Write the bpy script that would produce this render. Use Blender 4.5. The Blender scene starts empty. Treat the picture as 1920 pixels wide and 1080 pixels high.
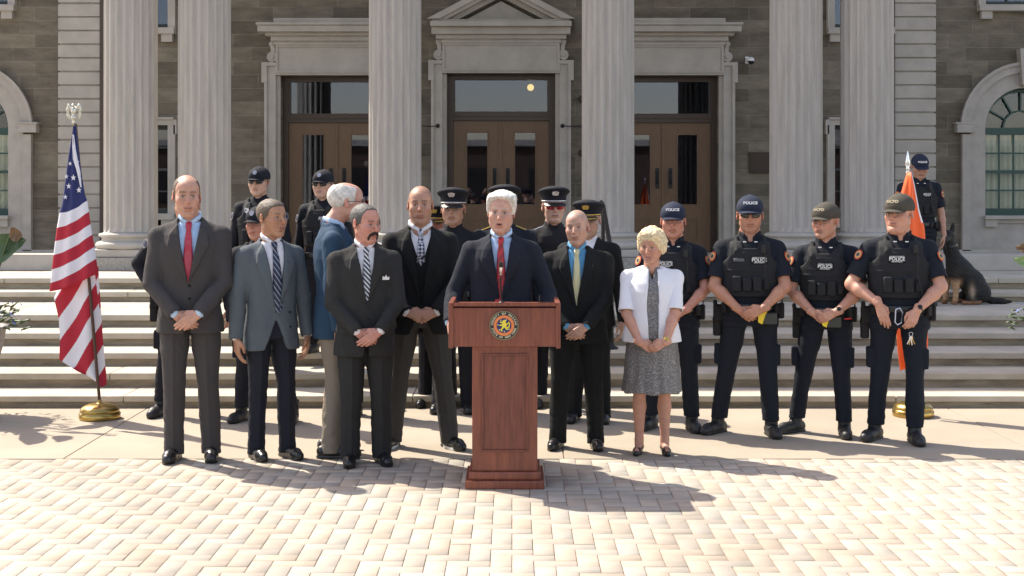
import bpy, math, random
import numpy as np
from mathutils import Vector, Matrix
random.seed(7); rng = np.random.default_rng(7)
scn = bpy.context.scene
COL = scn.collection
PI = math.pi

# ---------------------------------------------------------------- camera, sky, sun, exposure
F = 2600.0          # focal length in pixels of the 1920 wide frame
CX, HY, CH = 960.0, 355.0, 1.8
cam = bpy.data.cameras.new('camera'); cam.sensor_width = 36; cam.lens = F/1920*36
cam.shift_y = -(540-HY)/1920; cam.clip_end = 2000
co = bpy.data.objects.new('camera', cam); COL.objects.link(co)
co.location = (0, 0, CH); co.rotation_euler = (PI/2, 0, 0)
scn.camera = co
AZ, EL = math.radians(38), math.radians(50)
wd = bpy.data.worlds.new('World'); scn.world = wd; wd.use_nodes = True
nt = wd.node_tree; nt.nodes.clear()
sky = nt.nodes.new('ShaderNodeTexSky'); sky.sky_type = 'NISHITA'; sky.sun_disc = False
sky.sun_elevation = EL; sky.sun_rotation = math.atan2(-math.cos(AZ), math.sin(AZ))
bg = nt.nodes.new('ShaderNodeBackground'); bg.inputs[1].default_value = 0.15
wo = nt.nodes.new('ShaderNodeOutputWorld')
wb = nt.nodes.new('ShaderNodeVectorMath'); wb.operation = 'MULTIPLY'; wb.inputs[1].default_value = (1.26, .99, .82)   # camera balanced towards warm
nt.links.new(sky.outputs[0], wb.inputs[0]); nt.links.new(wb.outputs[0], bg.inputs[0]); nt.links.new(bg.outputs[0], wo.inputs[0])
sl = bpy.data.lights.new('sun', 'SUN'); sl.energy = 3.6; sl.angle = math.radians(0.5); sl.color = (1, .93, .80)
so = bpy.data.objects.new('sun', sl); COL.objects.link(so); so.location = (-30, 30, 40)
so.rotation_euler = Vector((math.cos(AZ)*math.cos(EL), -math.sin(AZ)*math.cos(EL), -math.sin(EL))).to_track_quat('-Z', 'Y').to_euler()
scn.view_settings.view_transform = 'Standard'; scn.view_settings.look = 'None'
scn.view_settings.exposure = 1.32; scn.view_settings.gamma = 1

# ---------------------------------------------------------------- helpers
def P(px, py, s):                      # a point of the photo at scale s (px per metre) -> world x, z
    return (px-CX)/s, CH-(py-HY)/s
def XX(px, s): return (px-CX)/s
def ZZ(py, s): return CH-(py-HY)/s
def tag(o, label=None, cat=None, group=None, kind=None):
    if label: o['label'] = label
    if cat: o['category'] = cat
    if group: o['group'] = group
    if kind: o['kind'] = kind
    return o
def empty(name, loc=(0,0,0), rz=0):
    o = bpy.data.objects.new(name, None); COL.objects.link(o)
    o.location = loc; o.rotation_euler = (0,0,rz); o.empty_display_size = .1
    return o
MATS = {}
def mat(name, col, rough=.6, metal=0, spec=.5, noise=0, nscale=8, bump=0, bscale=60, attr=False, emit=0, coat=0, nstretch=(1,1,1), sheen=0):
    if name in MATS: return MATS[name]
    m = bpy.data.materials.new(name); m.use_nodes = True; t = m.node_tree; n = t.nodes; L = t.links
    b = n['Principled BSDF']; b.inputs['Base Color'].default_value = (*col, 1); b.inputs['Roughness'].default_value = rough
    b.inputs['Metallic'].default_value = metal; b.inputs['Specular IOR Level'].default_value = spec
    if coat: b.inputs['Coat Weight'].default_value = coat; b.inputs['Coat Roughness'].default_value = .08
    if sheen: b.inputs['Sheen Weight'].default_value = sheen; b.inputs['Sheen Roughness'].default_value = .5
    if emit: b.inputs['Emission Color'].default_value = (*col, 1); b.inputs['Emission Strength'].default_value = emit
    tc = n.new('ShaderNodeTexCoord'); mp = n.new('ShaderNodeMapping'); mp.inputs['Scale'].default_value = nstretch
    L.new(tc.outputs['Object'], mp.inputs[0])
    src = None
    if attr:
        a = n.new('ShaderNodeAttribute'); a.attribute_name = 'Col'; src = a.outputs['Color']
        L.new(src, b.inputs['Base Color'])
    if noise:
        nz = n.new('ShaderNodeTexNoise'); nz.inputs['Scale'].default_value = nscale; nz.inputs['Detail'].default_value = 6; nz.inputs['Roughness'].default_value = .6
        L.new(mp.outputs[0], nz.inputs[0])
        mr = n.new('ShaderNodeMapRange'); mr.inputs['From Min'].default_value = .25; mr.inputs['From Max'].default_value = .75
        mr.inputs['To Min'].default_value = 1-noise; mr.inputs['To Max'].default_value = 1+noise
        L.new(nz.outputs['Fac'], mr.inputs[0])
        mx = n.new('ShaderNodeVectorMath'); mx.operation = 'MULTIPLY'
        if src: L.new(src, mx.inputs[0])
        else: mx.inputs[0].default_value = col
        L.new(mr.outputs[0], mx.inputs[1]); L.new(mx.outputs[0], b.inputs['Base Color'])
    if bump:
        nb = n.new('ShaderNodeTexNoise'); nb.inputs['Scale'].default_value = bscale; nb.inputs['Detail'].default_value = 5
        L.new(mp.outputs[0], nb.inputs[0])
        bp = n.new('ShaderNodeBump'); bp.inputs['Strength'].default_value = bump; bp.inputs['Distance'].default_value = .01
        L.new(nb.outputs['Fac'], bp.inputs['Height']); L.new(bp.outputs[0], b.inputs['Normal'])
    MATS[name] = m
    return m
def stripe_mat(name, c1, c2, scale, duty=.5, ang=0, rough=.5, axis='X', c3=None, typ='wave'):
    """diagonal woven stripes in object space"""
    m = bpy.data.materials.new(name); m.use_nodes = True; t = m.node_tree; n = t.nodes; L = t.links
    b = n['Principled BSDF']; b.inputs['Roughness'].default_value = rough
    tc = n.new('ShaderNodeTexCoord'); mp = n.new('ShaderNodeMapping'); mp.inputs['Rotation'].default_value = (0, ang, 0)
    L.new(tc.outputs['Object'], mp.inputs[0])
    if typ == 'wave':
        w = n.new('ShaderNodeTexWave'); w.wave_type = 'BANDS'; w.bands_direction = axis; w.inputs['Scale'].default_value = scale
        L.new(mp.outputs[0], w.inputs[0]); f = w.outputs['Fac']
    elif typ == 'check':
        w = n.new('ShaderNodeTexChecker'); w.inputs['Scale'].default_value = scale; L.new(mp.outputs[0], w.inputs[0]); f = w.outputs['Fac']
    else:
        w = n.new('ShaderNodeTexVoronoi'); w.inputs['Scale'].default_value = scale; w.inputs['Randomness'].default_value = 1 if typ == 'blotch' else 0
        L.new(mp.outputs[0], w.inputs[0]); f = w.outputs['Distance']
    r = n.new('ShaderNodeValToRGB'); r.color_ramp.interpolation = 'CONSTANT' if typ != 'blotch' else 'LINEAR'
    r.color_ramp.elements[0].color = (*c1, 1); r.color_ramp.elements[1].color = (*c2, 1); r.color_ramp.elements[1].position = duty
    if c3:
        e = r.color_ramp.elements.new(min(.99, duty+.18)); e.color = (*c3, 1)
    L.new(f, r.inputs[0]); L.new(r.outputs[0], b.inputs['Base Color'])
    MATS[name] = m
    return m
def mesh_np(name, V, Q, m=None, parent=None, smooth=False, col=None, loc=None, T=None):
    me = bpy.data.meshes.new(name)
    V = np.asarray(V, np.float32); Q = np.asarray(Q, np.int32); k = Q.shape[1]
    me.vertices.add(len(V)); me.vertices.foreach_set('co', V.ravel())
    me.loops.add(Q.size); me.loops.foreach_set('vertex_index', Q.ravel())
    me.polygons.add(len(Q)); me.polygons.foreach_set('loop_start', np.arange(0, Q.size, k, dtype=np.int32))
    me.update(calc_edges=True); me.validate()
    if smooth: me.polygons.foreach_set('use_smooth', np.ones(len(me.polygons), bool))
    if col is not None:
        a = me.color_attributes.new('Col', 'FLOAT_COLOR', 'POINT')
        c = np.ones((len(V), 4), np.float32); c[:, :3] = col; a.data.foreach_set('color', c.ravel())
    if m: me.materials.append(m)
    o = bpy.data.objects.new(name, me); COL.objects.link(o)
    if parent: o.parent = parent
    if loc: o.location = loc
    return o
class MB:
    """collects shapes, built as one mesh"""
    def __init__(s): s.v = []; s.f = []; s.sm = []; s.mi = []
    def add(s, v, f, sm=False, mi=0):
        o = len(s.v); s.v += [tuple(p) for p in v]; s.f += [tuple(i+o for i in q) for q in f]; s.sm += [sm]*len(f); s.mi += [mi]*len(f)
    def box(s, x0, x1, y0, y1, z0, z1, mi=0, M=None):
        v = [(x, y, z) for x in (x0, x1) for y in (y0, y1) for z in (z0, z1)]
        if M: v = [M @ Vector(p) for p in v]
        s.add(v, [(0,1,3,2), (4,6,7,5), (0,4,5,1), (2,3,7,6), (0,2,6,4), (1,5,7,3)], mi=mi)
    def bbox(s, x0, x1, y0, y1, z0, z1, b=.01, mi=0):
        """box with chamfered edges (front, top, sides)"""
        n = 0; v = []
        xs = (x0, x0+b, x1-b, x1); ys = (y0, y0+b, y1-b, y1); zs = (z0, z0+b, z1-b, z1)
        import bmesh
        bm = bmesh.new(); bmesh.ops.create_cube(bm, size=1)
        for q in bm.verts: q.co = Vector(((x0+x1)/2+q.co.x*(x1-x0), (y0+y1)/2+q.co.y*(y1-y0), (z0+z1)/2+q.co.z*(z1-z0)))
        bmesh.ops.bevel(bm, geom=bm.edges[:], offset=b, segments=2, affect='EDGES', profile=.6)
        bm.verts.index_update()
        s.add([q.co for q in bm.verts], [[q.index for q in f.verts] for f in bm.faces], mi=mi); bm.free()
    def prism(s, pts, y0, y1, mi=0):
        """polygon in x,z (counter-clockwise seen from -y) extruded y0..y1"""
        n = len(pts); v = [(x, y0, z) for x, z in pts]+[(x, y1, z) for x, z in pts]
        f = [tuple(range(n)), tuple(range(2*n-1, n-1, -1))]+[(i, n+i, n+(i+1) % n, (i+1) % n) for i in range(n)]
        s.add(v, f, mi=mi)
    def lathe(s, prof, c=(0,0,0), n=24, M=None, sm=True, mi=0, sx=1, sy=1):
        v = []; f = []
        for r, z in prof:
            for k in range(n):
                a = 2*PI*k/n; p = Vector((c[0]+sx*r*math.cos(a), c[1]+sy*r*math.sin(a), c[2]+z)); v.append(M @ p if M else p)
        for i in range(len(prof)-1):
            for k in range(n): f.append((i*n+k, i*n+(k+1) % n, (i+1)*n+(k+1) % n, (i+1)*n+k))
        s.add(v, f, sm, mi)
        s.add([v[k] for k in range(n)], [tuple(range(n-1, -1, -1))], False, mi)
        s.add([v[(len(prof)-1)*n+k] for k in range(n)], [tuple(range(n))], False, mi)
    def tube(s, pts, r, n=8, mi=0, cap=True):
        pts = [Vector(p) for p in pts]; rr = r if isinstance(r, (list, tuple)) else [r]*len(pts)
        v = []; f = []
        up = Vector((0, 0, 1))
        for i, p in enumerate(pts):
            d = (pts[min(i+1, len(pts)-1)]-pts[max(i-1, 0)]).normalized()
            a = d.cross(up if abs(d.z) < .95 else Vector((1, 0, 0))).normalized(); b = d.cross(a)
            for k in range(n):
                t = 2*PI*k/n; v.append(p+(a*math.cos(t)+b*math.sin(t))*rr[i])
        for i in range(len(pts)-1):
            for k in range(n): f.append((i*n+k, i*n+(k+1) % n, (i+1)*n+(k+1) % n, (i+1)*n+k))
        s.add(v, f, True, mi)
        if cap:
            s.add(v[:n], [tuple(range(n))], False, mi); s.add(v[-n:], [tuple(range(n-1, -1, -1))], False, mi)
    def build(s, name, mats, parent=None, loc=None, smooth=None):
        me = bpy.data.meshes.new(name); me.from_pydata([tuple(p) for p in s.v], [], s.f); me.update()
        me.polygons.foreach_set('use_smooth', s.sm if smooth is None else [smooth]*len(s.f))
        for m in (mats if isinstance(mats, (list, tuple)) else [mats]): me.materials.append(m)
        me.polygons.foreach_set('material_index', s.mi)
        o = bpy.data.objects.new(name, me); COL.objects.link(o)
        if parent: o.parent = parent
        if loc: o.location = loc
        return o
def text_geo(txt, size=1.0, ext=.002, spacing=1.0, bold=0):
    c = bpy.data.curves.new('t', 'FONT'); c.body = txt; c.size = size; c.extrude = ext; c.align_x = 'CENTER'; c.align_y = 'CENTER'
    c.space_character = spacing; c.offset = bold; c.resolution_u = 3
    o = bpy.data.objects.new('t', c); COL.objects.link(o)
    me = bpy.data.meshes.new_from_object(o.evaluated_get(bpy.context.evaluated_depsgraph_get()))
    v = [tuple(p.co) for p in me.vertices]; f = [tuple(p.vertices) for p in me.polygons]
    bpy.data.objects.remove(o); bpy.data.curves.remove(c); bpy.data.meshes.remove(me)
    return v, f

# ---------------------------------------------------------------- materials
STONE = mat('pale_limestone', (.40, .37, .33), .8, noise=.16, nscale=3, bump=.25, bscale=30)
COLST = mat('column_limestone', (.43, .395, .355), .8, noise=.17, nscale=3.2, bump=.35, bscale=40, nstretch=(5, 5, .45))
DSTONE = mat('window_moulding', (.38, .35, .315), .8, noise=.15, nscale=5, bump=.2)
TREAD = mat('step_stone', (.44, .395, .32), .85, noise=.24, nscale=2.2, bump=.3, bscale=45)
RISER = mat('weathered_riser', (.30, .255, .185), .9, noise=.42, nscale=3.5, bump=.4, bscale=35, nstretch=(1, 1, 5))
CONC = mat('concrete', (.34, .29, .225), .9, noise=.12, nscale=1.3, bump=.15, bscale=90)
MORTAR = mat('sand_joint', (.27, .19, .14), .95, noise=.2, nscale=20)
WOODD = mat('dark_door_wood', (.045, .026, .018), .35, noise=.25, nscale=8, nstretch=(6, 6, .6))
WOOD = mat('door_oak', (.135, .074, .036), .4, noise=.3, nscale=9, nstretch=(8, 8, .5), bump=.1)
GREEN = mat('green_sash_paint', (.012, .055, .045), .4)
BLACKM = mat('black_metal', (.015, .015, .016), .45, metal=.3)
BRASS = mat('brass', (.45, .31, .10), .28, metal=1, noise=.12, nscale=12)
GOLD = mat('gold', (.72, .50, .13), .3, metal=.9)
SILVER = mat('silver', (.75, .76, .78), .25, metal=.9)
WHITEP = mat('white_plastic', (.75, .75, .75), .4)
DARK = mat('dark_interior', (.018, .015, .013), .8)
CURT = mat('cream_curtain', (.80, .80, .70), .9, noise=.08, nscale=5, nstretch=(3, 1, .4))
LAMP = mat('lit_globe', (1, .66, .22), .5, emit=.75)
# layered stone wall
def wall_mat():
    m = bpy.data.materials.new('ashlar_wall'); m.use_nodes = True; t = m.node_tree; n = t.nodes; L = t.links
    b = n['Principled BSDF']; b.inputs['Roughness'].default_value = .9
    tc = n.new('ShaderNodeTexCoord'); sp = n.new('ShaderNodeSeparateXYZ'); cb = n.new('ShaderNodeCombineXYZ')
    L.new(tc.outputs['Object'], sp.inputs[0]); L.new(sp.outputs['X'], cb.inputs['X']); L.new(sp.outputs['Z'], cb.inputs['Y'])
    nw = n.new('ShaderNodeTexNoise'); nw.inputs['Scale'].default_value = .9; L.new(cb.outputs[0], nw.inputs[0])
    ad = n.new('ShaderNodeVectorMath'); ad.operation = 'MULTIPLY_ADD'; ad.inputs[1].default_value = (.03, .03, 0)
    L.new(nw.outputs['Color'], ad.inputs[0]); L.new(cb.outputs[0], ad.inputs[2])
    br = n.new('ShaderNodeTexBrick'); br.inputs['Scale'].default_value = 1; br.inputs['Brick Width'].default_value = .62; br.inputs['Row Height'].default_value = .212
    br.inputs['Mortar Size'].default_value = .006; br.inputs['Mortar Smooth'].default_value = .4; br.inputs['Bias'].default_value = 0
    br.offset = .37; br.squash = 1.5; br.squash_frequency = 3
    br.inputs['Color1'].default_value = (.115, .097, .072, 1); br.inputs['Color2'].default_value = (.20, .172, .130, 1); br.inputs['Mortar'].default_value = (.22, .20, .16, 1)
    L.new(ad.outputs[0], br.inputs[0])
    nz = n.new('ShaderNodeTexNoise'); nz.inputs['Scale'].default_value = 2.6; nz.inputs['Detail'].default_value = 8; nz.inputs['Roughness'].default_value = .7
    mp = n.new('ShaderNodeMapping'); mp.inputs['Scale'].default_value = (1, 2.6, 1); L.new(cb.outputs[0], mp.inputs[0]); L.new(mp.outputs[0], nz.inputs[0])
    mr = n.new('ShaderNodeMapRange'); mr.inputs['From Min'].default_value = .28; mr.inputs['From Max'].default_value = .72; mr.inputs['To Min'].default_value = .62; mr.inputs['To Max'].default_value = 1.35
    L.new(nz.outputs['Fac'], mr.inputs[0])
    vm = n.new('ShaderNodeVectorMath'); vm.operation = 'MULTIPLY'; L.new(br.outputs['Color'], vm.inputs[0]); L.new(mr.outputs[0], vm.inputs[1]); L.new(vm.outputs[0], b.inputs['Base Color'])
    bp = n.new('ShaderNodeBump'); bp.inputs['Strength'].default_value = .5; bp.inputs['Distance'].default_value = .03
    su = n.new('ShaderNodeMath'); su.operation = 'SUBTRACT'; L.new(nz.outputs['Fac'], su.inputs[0]); L.new(br.outputs['Fac'], su.inputs[1])
    L.new(su.outputs[0], bp.inputs['Height']); L.new(bp.outputs[0], b.inputs['Normal'])
    return m
ASHLAR = wall_mat()
def glass_mat(name, tint, mixf):
    m = bpy.data.materials.new(name); m.use_nodes = True; t = m.node_tree; n = t.nodes; L = t.links; n.clear()
    g = n.new('ShaderNodeBsdfGlossy'); g.inputs['Roughness'].default_value = .015; g.inputs['Color'].default_value = (.50, .56, .72, 1)
    tr = n.new('ShaderNodeBsdfTransparent'); tr.inputs['Color'].default_value = (*tint, 1)
    lw = n.new('ShaderNodeLayerWeight'); lw.inputs['Blend'].default_value = .3
    mr = n.new('ShaderNodeMapRange'); mr.inputs['To Min'].default_value = mixf; mr.inputs['To Max'].default_value = 1
    L.new(lw.outputs['Fresnel'], mr.inputs[0])
    mx = n.new('ShaderNodeMixShader'); L.new(mr.outputs[0], mx.inputs[0]); L.new(tr.outputs[0], mx.inputs[1]); L.new(g.outputs[0], mx.inputs[2])
    o = n.new('ShaderNodeOutputMaterial'); L.new(mx.outputs[0], o.inputs[0])
    return m
GLASS = glass_mat('door_glass', (.75, .78, .8), .055)
WGLASS = glass_mat('window_glass', (.97, .99, .96), .03)

# ---------------------------------------------------------------- steps, ground
RH = 1.8*27/414.5        # riser height
SF = [227.7, 218.4, 210, 201, 193, 173.3, 169]     # scale at the front edge of each tread
SW = 120.0; DW = F/SW                              # the facade plane
zt = [ZZ(y, s) for y, s in zip((742.6, 700, 661.6, 624.6, 590.6, 547.5, 521.6), SF)]
DF = [F/s for s in SF]
Z7 = zt[6]; DCURB = F/155
st = empty('stone_steps', (0, DF[0], 0)); tag(st, 'wide pale stone steps rising to the columned porch behind the people', 'steps')
XL = 16
for i in range(7):
    zb = zt[i-1] if i else 0
    d1 = DF[i+1]+.10 if i < 6 else DW+.5
    m = MB(); lip = .035; thk = min(.055, (zt[i]-zb)*.5)
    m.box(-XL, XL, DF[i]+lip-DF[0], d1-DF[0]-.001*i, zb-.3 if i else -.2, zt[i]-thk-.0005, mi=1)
    rs = random.Random(i); xs = [-XL]
    while xs[-1] < XL: xs.append(xs[-1]+rs.uniform(1.6, 2.6))
    for a, b in zip(xs[:-1], xs[1:]):
        m.bbox(a+.003, b-.003, DF[i]-DF[0], d1-DF[0]-.001*i, zt[i]-thk, zt[i]+rs.uniform(-.0015, .0015), b=.009)
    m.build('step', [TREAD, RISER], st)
g = MB()
g.add([(-400, -400, -.05), (400, -400, -.05), (400, 400, -.05), (-400, 400, -.05)], [(0, 1, 2, 3)])
tag(g.build('ground', mat('ground_asphalt', (.07, .07, .068), .9, noise=.2)), kind='structure')
YB = F/280.6
g = MB()
xs = [-14, -10.2, -6.55, -3.0, .35, 3.58, 7.0, 10.5, 14]
for a, b in zip(xs[:-1], xs[1:]):
    g.bbox(a+.004, b-.004, YB+.004, DF[0]+.2, -.08, 0, b=.004)
g.box(-14, 14, YB, DF[0]+.2, -.1, -.012)
tag(g.build('pavement', CONC), kind='structure')
# brick paving, laid herringbone
bv = []; bf = []; bc = []
W_, L_ = .105, .21
def brick(x, y, w, l):
    if not (-7.6 < x+w/2 < 7.6 and 1.6 < y+l/2 < YB-.02): return
    gp = .0019; x0, x1, y0, y1 = x+gp, x+w-gp, y+gp, y+l-gp; y1 = min(y1, YB-.004); z = rng.uniform(-.0012, .0012); o = len(bv); e = .0018
    bv.extend([(x0, y0, z-e), (x1, y0, z-e), (x1, y1, z-e), (x0, y1, z-e), (x0+e, y0+e, z), (x1-e, y0+e, z), (x1-e, y1-e, z), (x0+e, y1-e, z)])
    bf.extend([(o+4, o+5, o+6, o+7), (o, o+1, o+5, o+4), (o+1, o+2, o+6, o+5), (o+2, o+3, o+7, o+6), (o+3, o, o+4, o+7)])
    k = rng.uniform(.90, 1.08); h = rng.uniform(-.025, .025)
    st_ = .80+.2*min(1, abs(math.sin(x*.9+1.3*math.sin(y*.7))+.35)); bc.extend([((.41+h)*k*st_, .355*k*st_, (.29-h*.6)*k*st_)]*8)
u = W_
for i in range(-90, 90):
    for j in range(-5, 100):
        if (i+j) % 4 == 0 and True: brick(i*u, j*u, 2*u, u)
        if (i+j) % 4 == 3: pass
for i in range(-90, 90):
    for j in range(-5, 100):
        # vertical bricks fill the remaining two diagonals
        if (i+j) % 4 == 2: brick(i*u, j*u, u, 2*u)
pv = mesh_np('brick_paving', bv, bf, mat('paver_brick', (1, 1, 1), .85, attr=True, noise=.16, nscale=5, bump=.2, bscale=120), col=np.array(bc, np.float32))
tag(pv, kind='structure')
g = MB(); g.box(-7.6, 7.6, 1.6, YB, -.1, -.006)
tag(g.build('paving_bed', MORTAR), kind='structure')
# ---------------------------------------------------------------- the courthouse
ch = empty('courthouse', (0, DW, 0)); tag(ch, 'grey brown stone courthouse with fluted columns, three doorways and arched windows', 'building')
HB = 9.6; HW = 8.7
def wx(px): return (px-CX)/SW
def wz(py): return CH-(py-HY)/SW
M940 = lambda px: 1880-px
# wall with openings, cut as strips: list of (x0,x1,z0,z1) holes
ZF = Z7-.004
holes = [(wx(527), wx(733), ZF-.5, wz(142)), (wx(838), wx(1041), ZF-.5, wz(138)), (wx(1147), wx(1353-6), ZF-.5, wz(142)),
         (wx(219), wx(317), ZF+.4, wz(235)), (wx(1563), wx(1661), ZF+.4, wz(235)),
         (wx(219), wx(317), wz(55), wz(-190)), (wx(1563), wx(1661), wz(55), wz(-190)),
         (wx(-132), wx(18), wz(405), wz(165)), (wx(1845), wx(1995), wz(405), wz(165)),
         (wx(-132), wx(18), wz(14), wz(-190)), (wx(1845), wx(1995), wz(14), wz(-190))]
wm = MB()
xs = sorted(set([wx(-230), wx(2150)]+[h[0] for h in holes]+[h[1] for h in holes]))
for a, b in zip(xs[:-1], xs[1:]):
    zz = [(ZF-.8, HW)]
    for h in holes:
        if h[0] <= a+1e-6 and h[1] >= b-1e-6:
            nz = []
            for z0, z1 in zz:
                if h[2] >= z1 or h[3] <= z0: nz.append((z0, z1)); continue
                if h[2] > z0: nz.append((z0, h[2]))
                if h[3] < z1: nz.append((h[3], z1))
            zz = nz
    for z0, z1 in zz: wm.box(a, b, 0, .32, z0, z1)
wm.box(xs[0], xs[-1], 3.2, 3.4, -.2, HW, mi=1)
wm.box(xs[0], xs[0]+.2, .33, 3.19, -.2, HW, mi=0); wm.box(xs[-1]-.2, xs[-1], .33, 3.19, -.2, HW, mi=0)
wm.box(xs[0], xs[-1], .33, 3.19, HW-.3, HW-.1, mi=1)
wm.box(xs[0]+.2, xs[-1]-.2, .33, 3.19, ZF-.3, ZF-.02, mi=1)
wm.build('wall', [ASHLAR, DARK], ch)
rf = MB(); rf.box(xs[0]-.1, xs[-1]+.1, -.1, 3.5, HW+.003, HW+.15); rf.build('roof', STONE, ch)
for a, b in ((xs[0], wx(152)), (wx(1715), xs[-1])):
    bs = MB(); bs.box(a, b, -.10, -.002, Z7-.5, wz(468)); bs.build('base_course', STONE, ch)
# low plinth course at the back of the wide top step
for x0, x1 in ((-XL, XX(183, 155)), (XX(1700, 155), XL)):
    k = empty('plinth_course'); k.parent = ch
    m = MB(); rs = random.Random(3); x = x0
    while x < x1-.01:
        e = min(x+rs.uniform(1.3, 1.9), x1)
        if x1-e < .4: e = x1
        m.bbox(x+.002, e-.002, DCURB-DW, DCURB-DW+.34, Z7+.001, ZZ(477, 155), b=.012); x = e
    o = m.build('plinth_course', STONE, ch); bpy.data.objects.remove(k)
# columns
def column(cx):
    R = .325; SY = 17.15; c = (XX(cx, 151.5), SY-DW)
    o = empty('column', (c[0], c[1], Z7)); o.parent = ch
    n = 20; sub = 8; zs = [.30, .36, 1.5, 3, 5, 6.75, 6.8]; v = []; f = []
    N = n*sub
    for z in zs:
        R2 = R*(1-.012*(z/7)**2*3)
        for k in range(N):
            a = 2*PI*k/N; t = (k % sub)/sub
            fl = 0 if t < .2 else math.sin((t-.2)/.8*PI)
            if z in (.30, 6.8): fl = 0
            r = R2-.036*fl**.8
            v.append((r*math.cos(a), r*math.sin(a), z))
    for i in range(len(zs)-1):
        for k in range(N): f.append((i*N+k, i*N+(k+1) % N, (i+1)*N+(k+1) % N, (i+1)*N+k))
    mesh_np('shaft', v, f, COLST, o)
    b = MB(); pr = [(R+.115, .10)]
    for k in range(9): a = -PI/2+PI*k/8; pr.append((R+.055+.045*math.cos(a), .135+.045*math.sin(a)))
    pr += [(R+.04, .185), (R+.025, .20), (R+.02, .22), (R+.035, .232)]
    for k in range(7): a = -PI/2+PI*k/6; pr.append((R+.035+.026*math.cos(a), .258+.024*math.sin(a)))
    pr += [(R+.012, .285), (R-.005, .30)]
    b.lathe(pr[1:], n=48)
    b.build('column_base', STONE, o)
    b = MB(); b.bbox(-.445, .445, -.40, .40, .001, .098-.008, b=.012)
    b.build('plinth', STONE, o)
    b = MB(); b.lathe([(R-.04, 6.80), (R+.03, 6.83), (R+.02, 6.9), (R+.12, 7.02)], n=40); b.box(-.48, .48, -.48, .48, 7.02, 7.16)
    b.build('capital', STONE, o)
for cx in (246, 384, 741, 1140, 1492, 1625): column(cx)
# raised plinth blocks under the paired columns read as one speckled granite course
PL = Z7
for o in [c for c in ch.children if c.name.startswith('column')]:
    o.location.z = Z7+.165
    b = MB(); b.bbox(-.47, .47, -.43, .43, -.164, -.003, b=.012); b.build('pedestal', mat('speckled_granite', (.30, .28, .25), .8, noise=.35, nscale=45, bump=.2), o)
# entablature and portico roof
m = MB(); xl, xr = XX(190, 151)-.15, XX(1690, 151)+.15; y0 = F/155-DW-.05
m.box(xl, xr, y0+.1, y0+1.0, Z7+.165+7.16, 8.75)
m.box(xl-.12, xr+.12, y0, y0+1.05, 8.75, 9.2)
m.box(xl-.25, xr+.25, y0-.12, -.003, 9.2, HB)
m.box(xl, xl+.8, y0+1.0, -.003, Z7+.165+7.16, 8.75); m.box(xr-.8, xr, y0+1.0, -.003, Z7+.165+7.16, 8.75)
m.build('portico_roof', STONE, ch)
# rusticated pilasters
for x0, x1 in ((wx(112), wx(191)), (wx(1674.5), wx(1752))):
    m = MB(); m.box(x0+.02, x1-.02, -.05, -.002, Z7, HW-.1); hb = .2125; z = wz(492)
    while z < HW-.3:
        m.bbox(x0, x1, -.085, -.051, z+.012, z+hb-.012, b=.008); z += hb
    m.build('pilaster', STONE, ch)
    m = MB(); xe = x1 if x0 < 0 else x0-.07
    m.box(xe+(0 if x0 < 0 else 0), xe+.07, -.12, -.003, Z7, HW-.1)
    m.build('downpipe', mat('brown_pipe', (.07, .05, .04), .7), ch)
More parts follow.
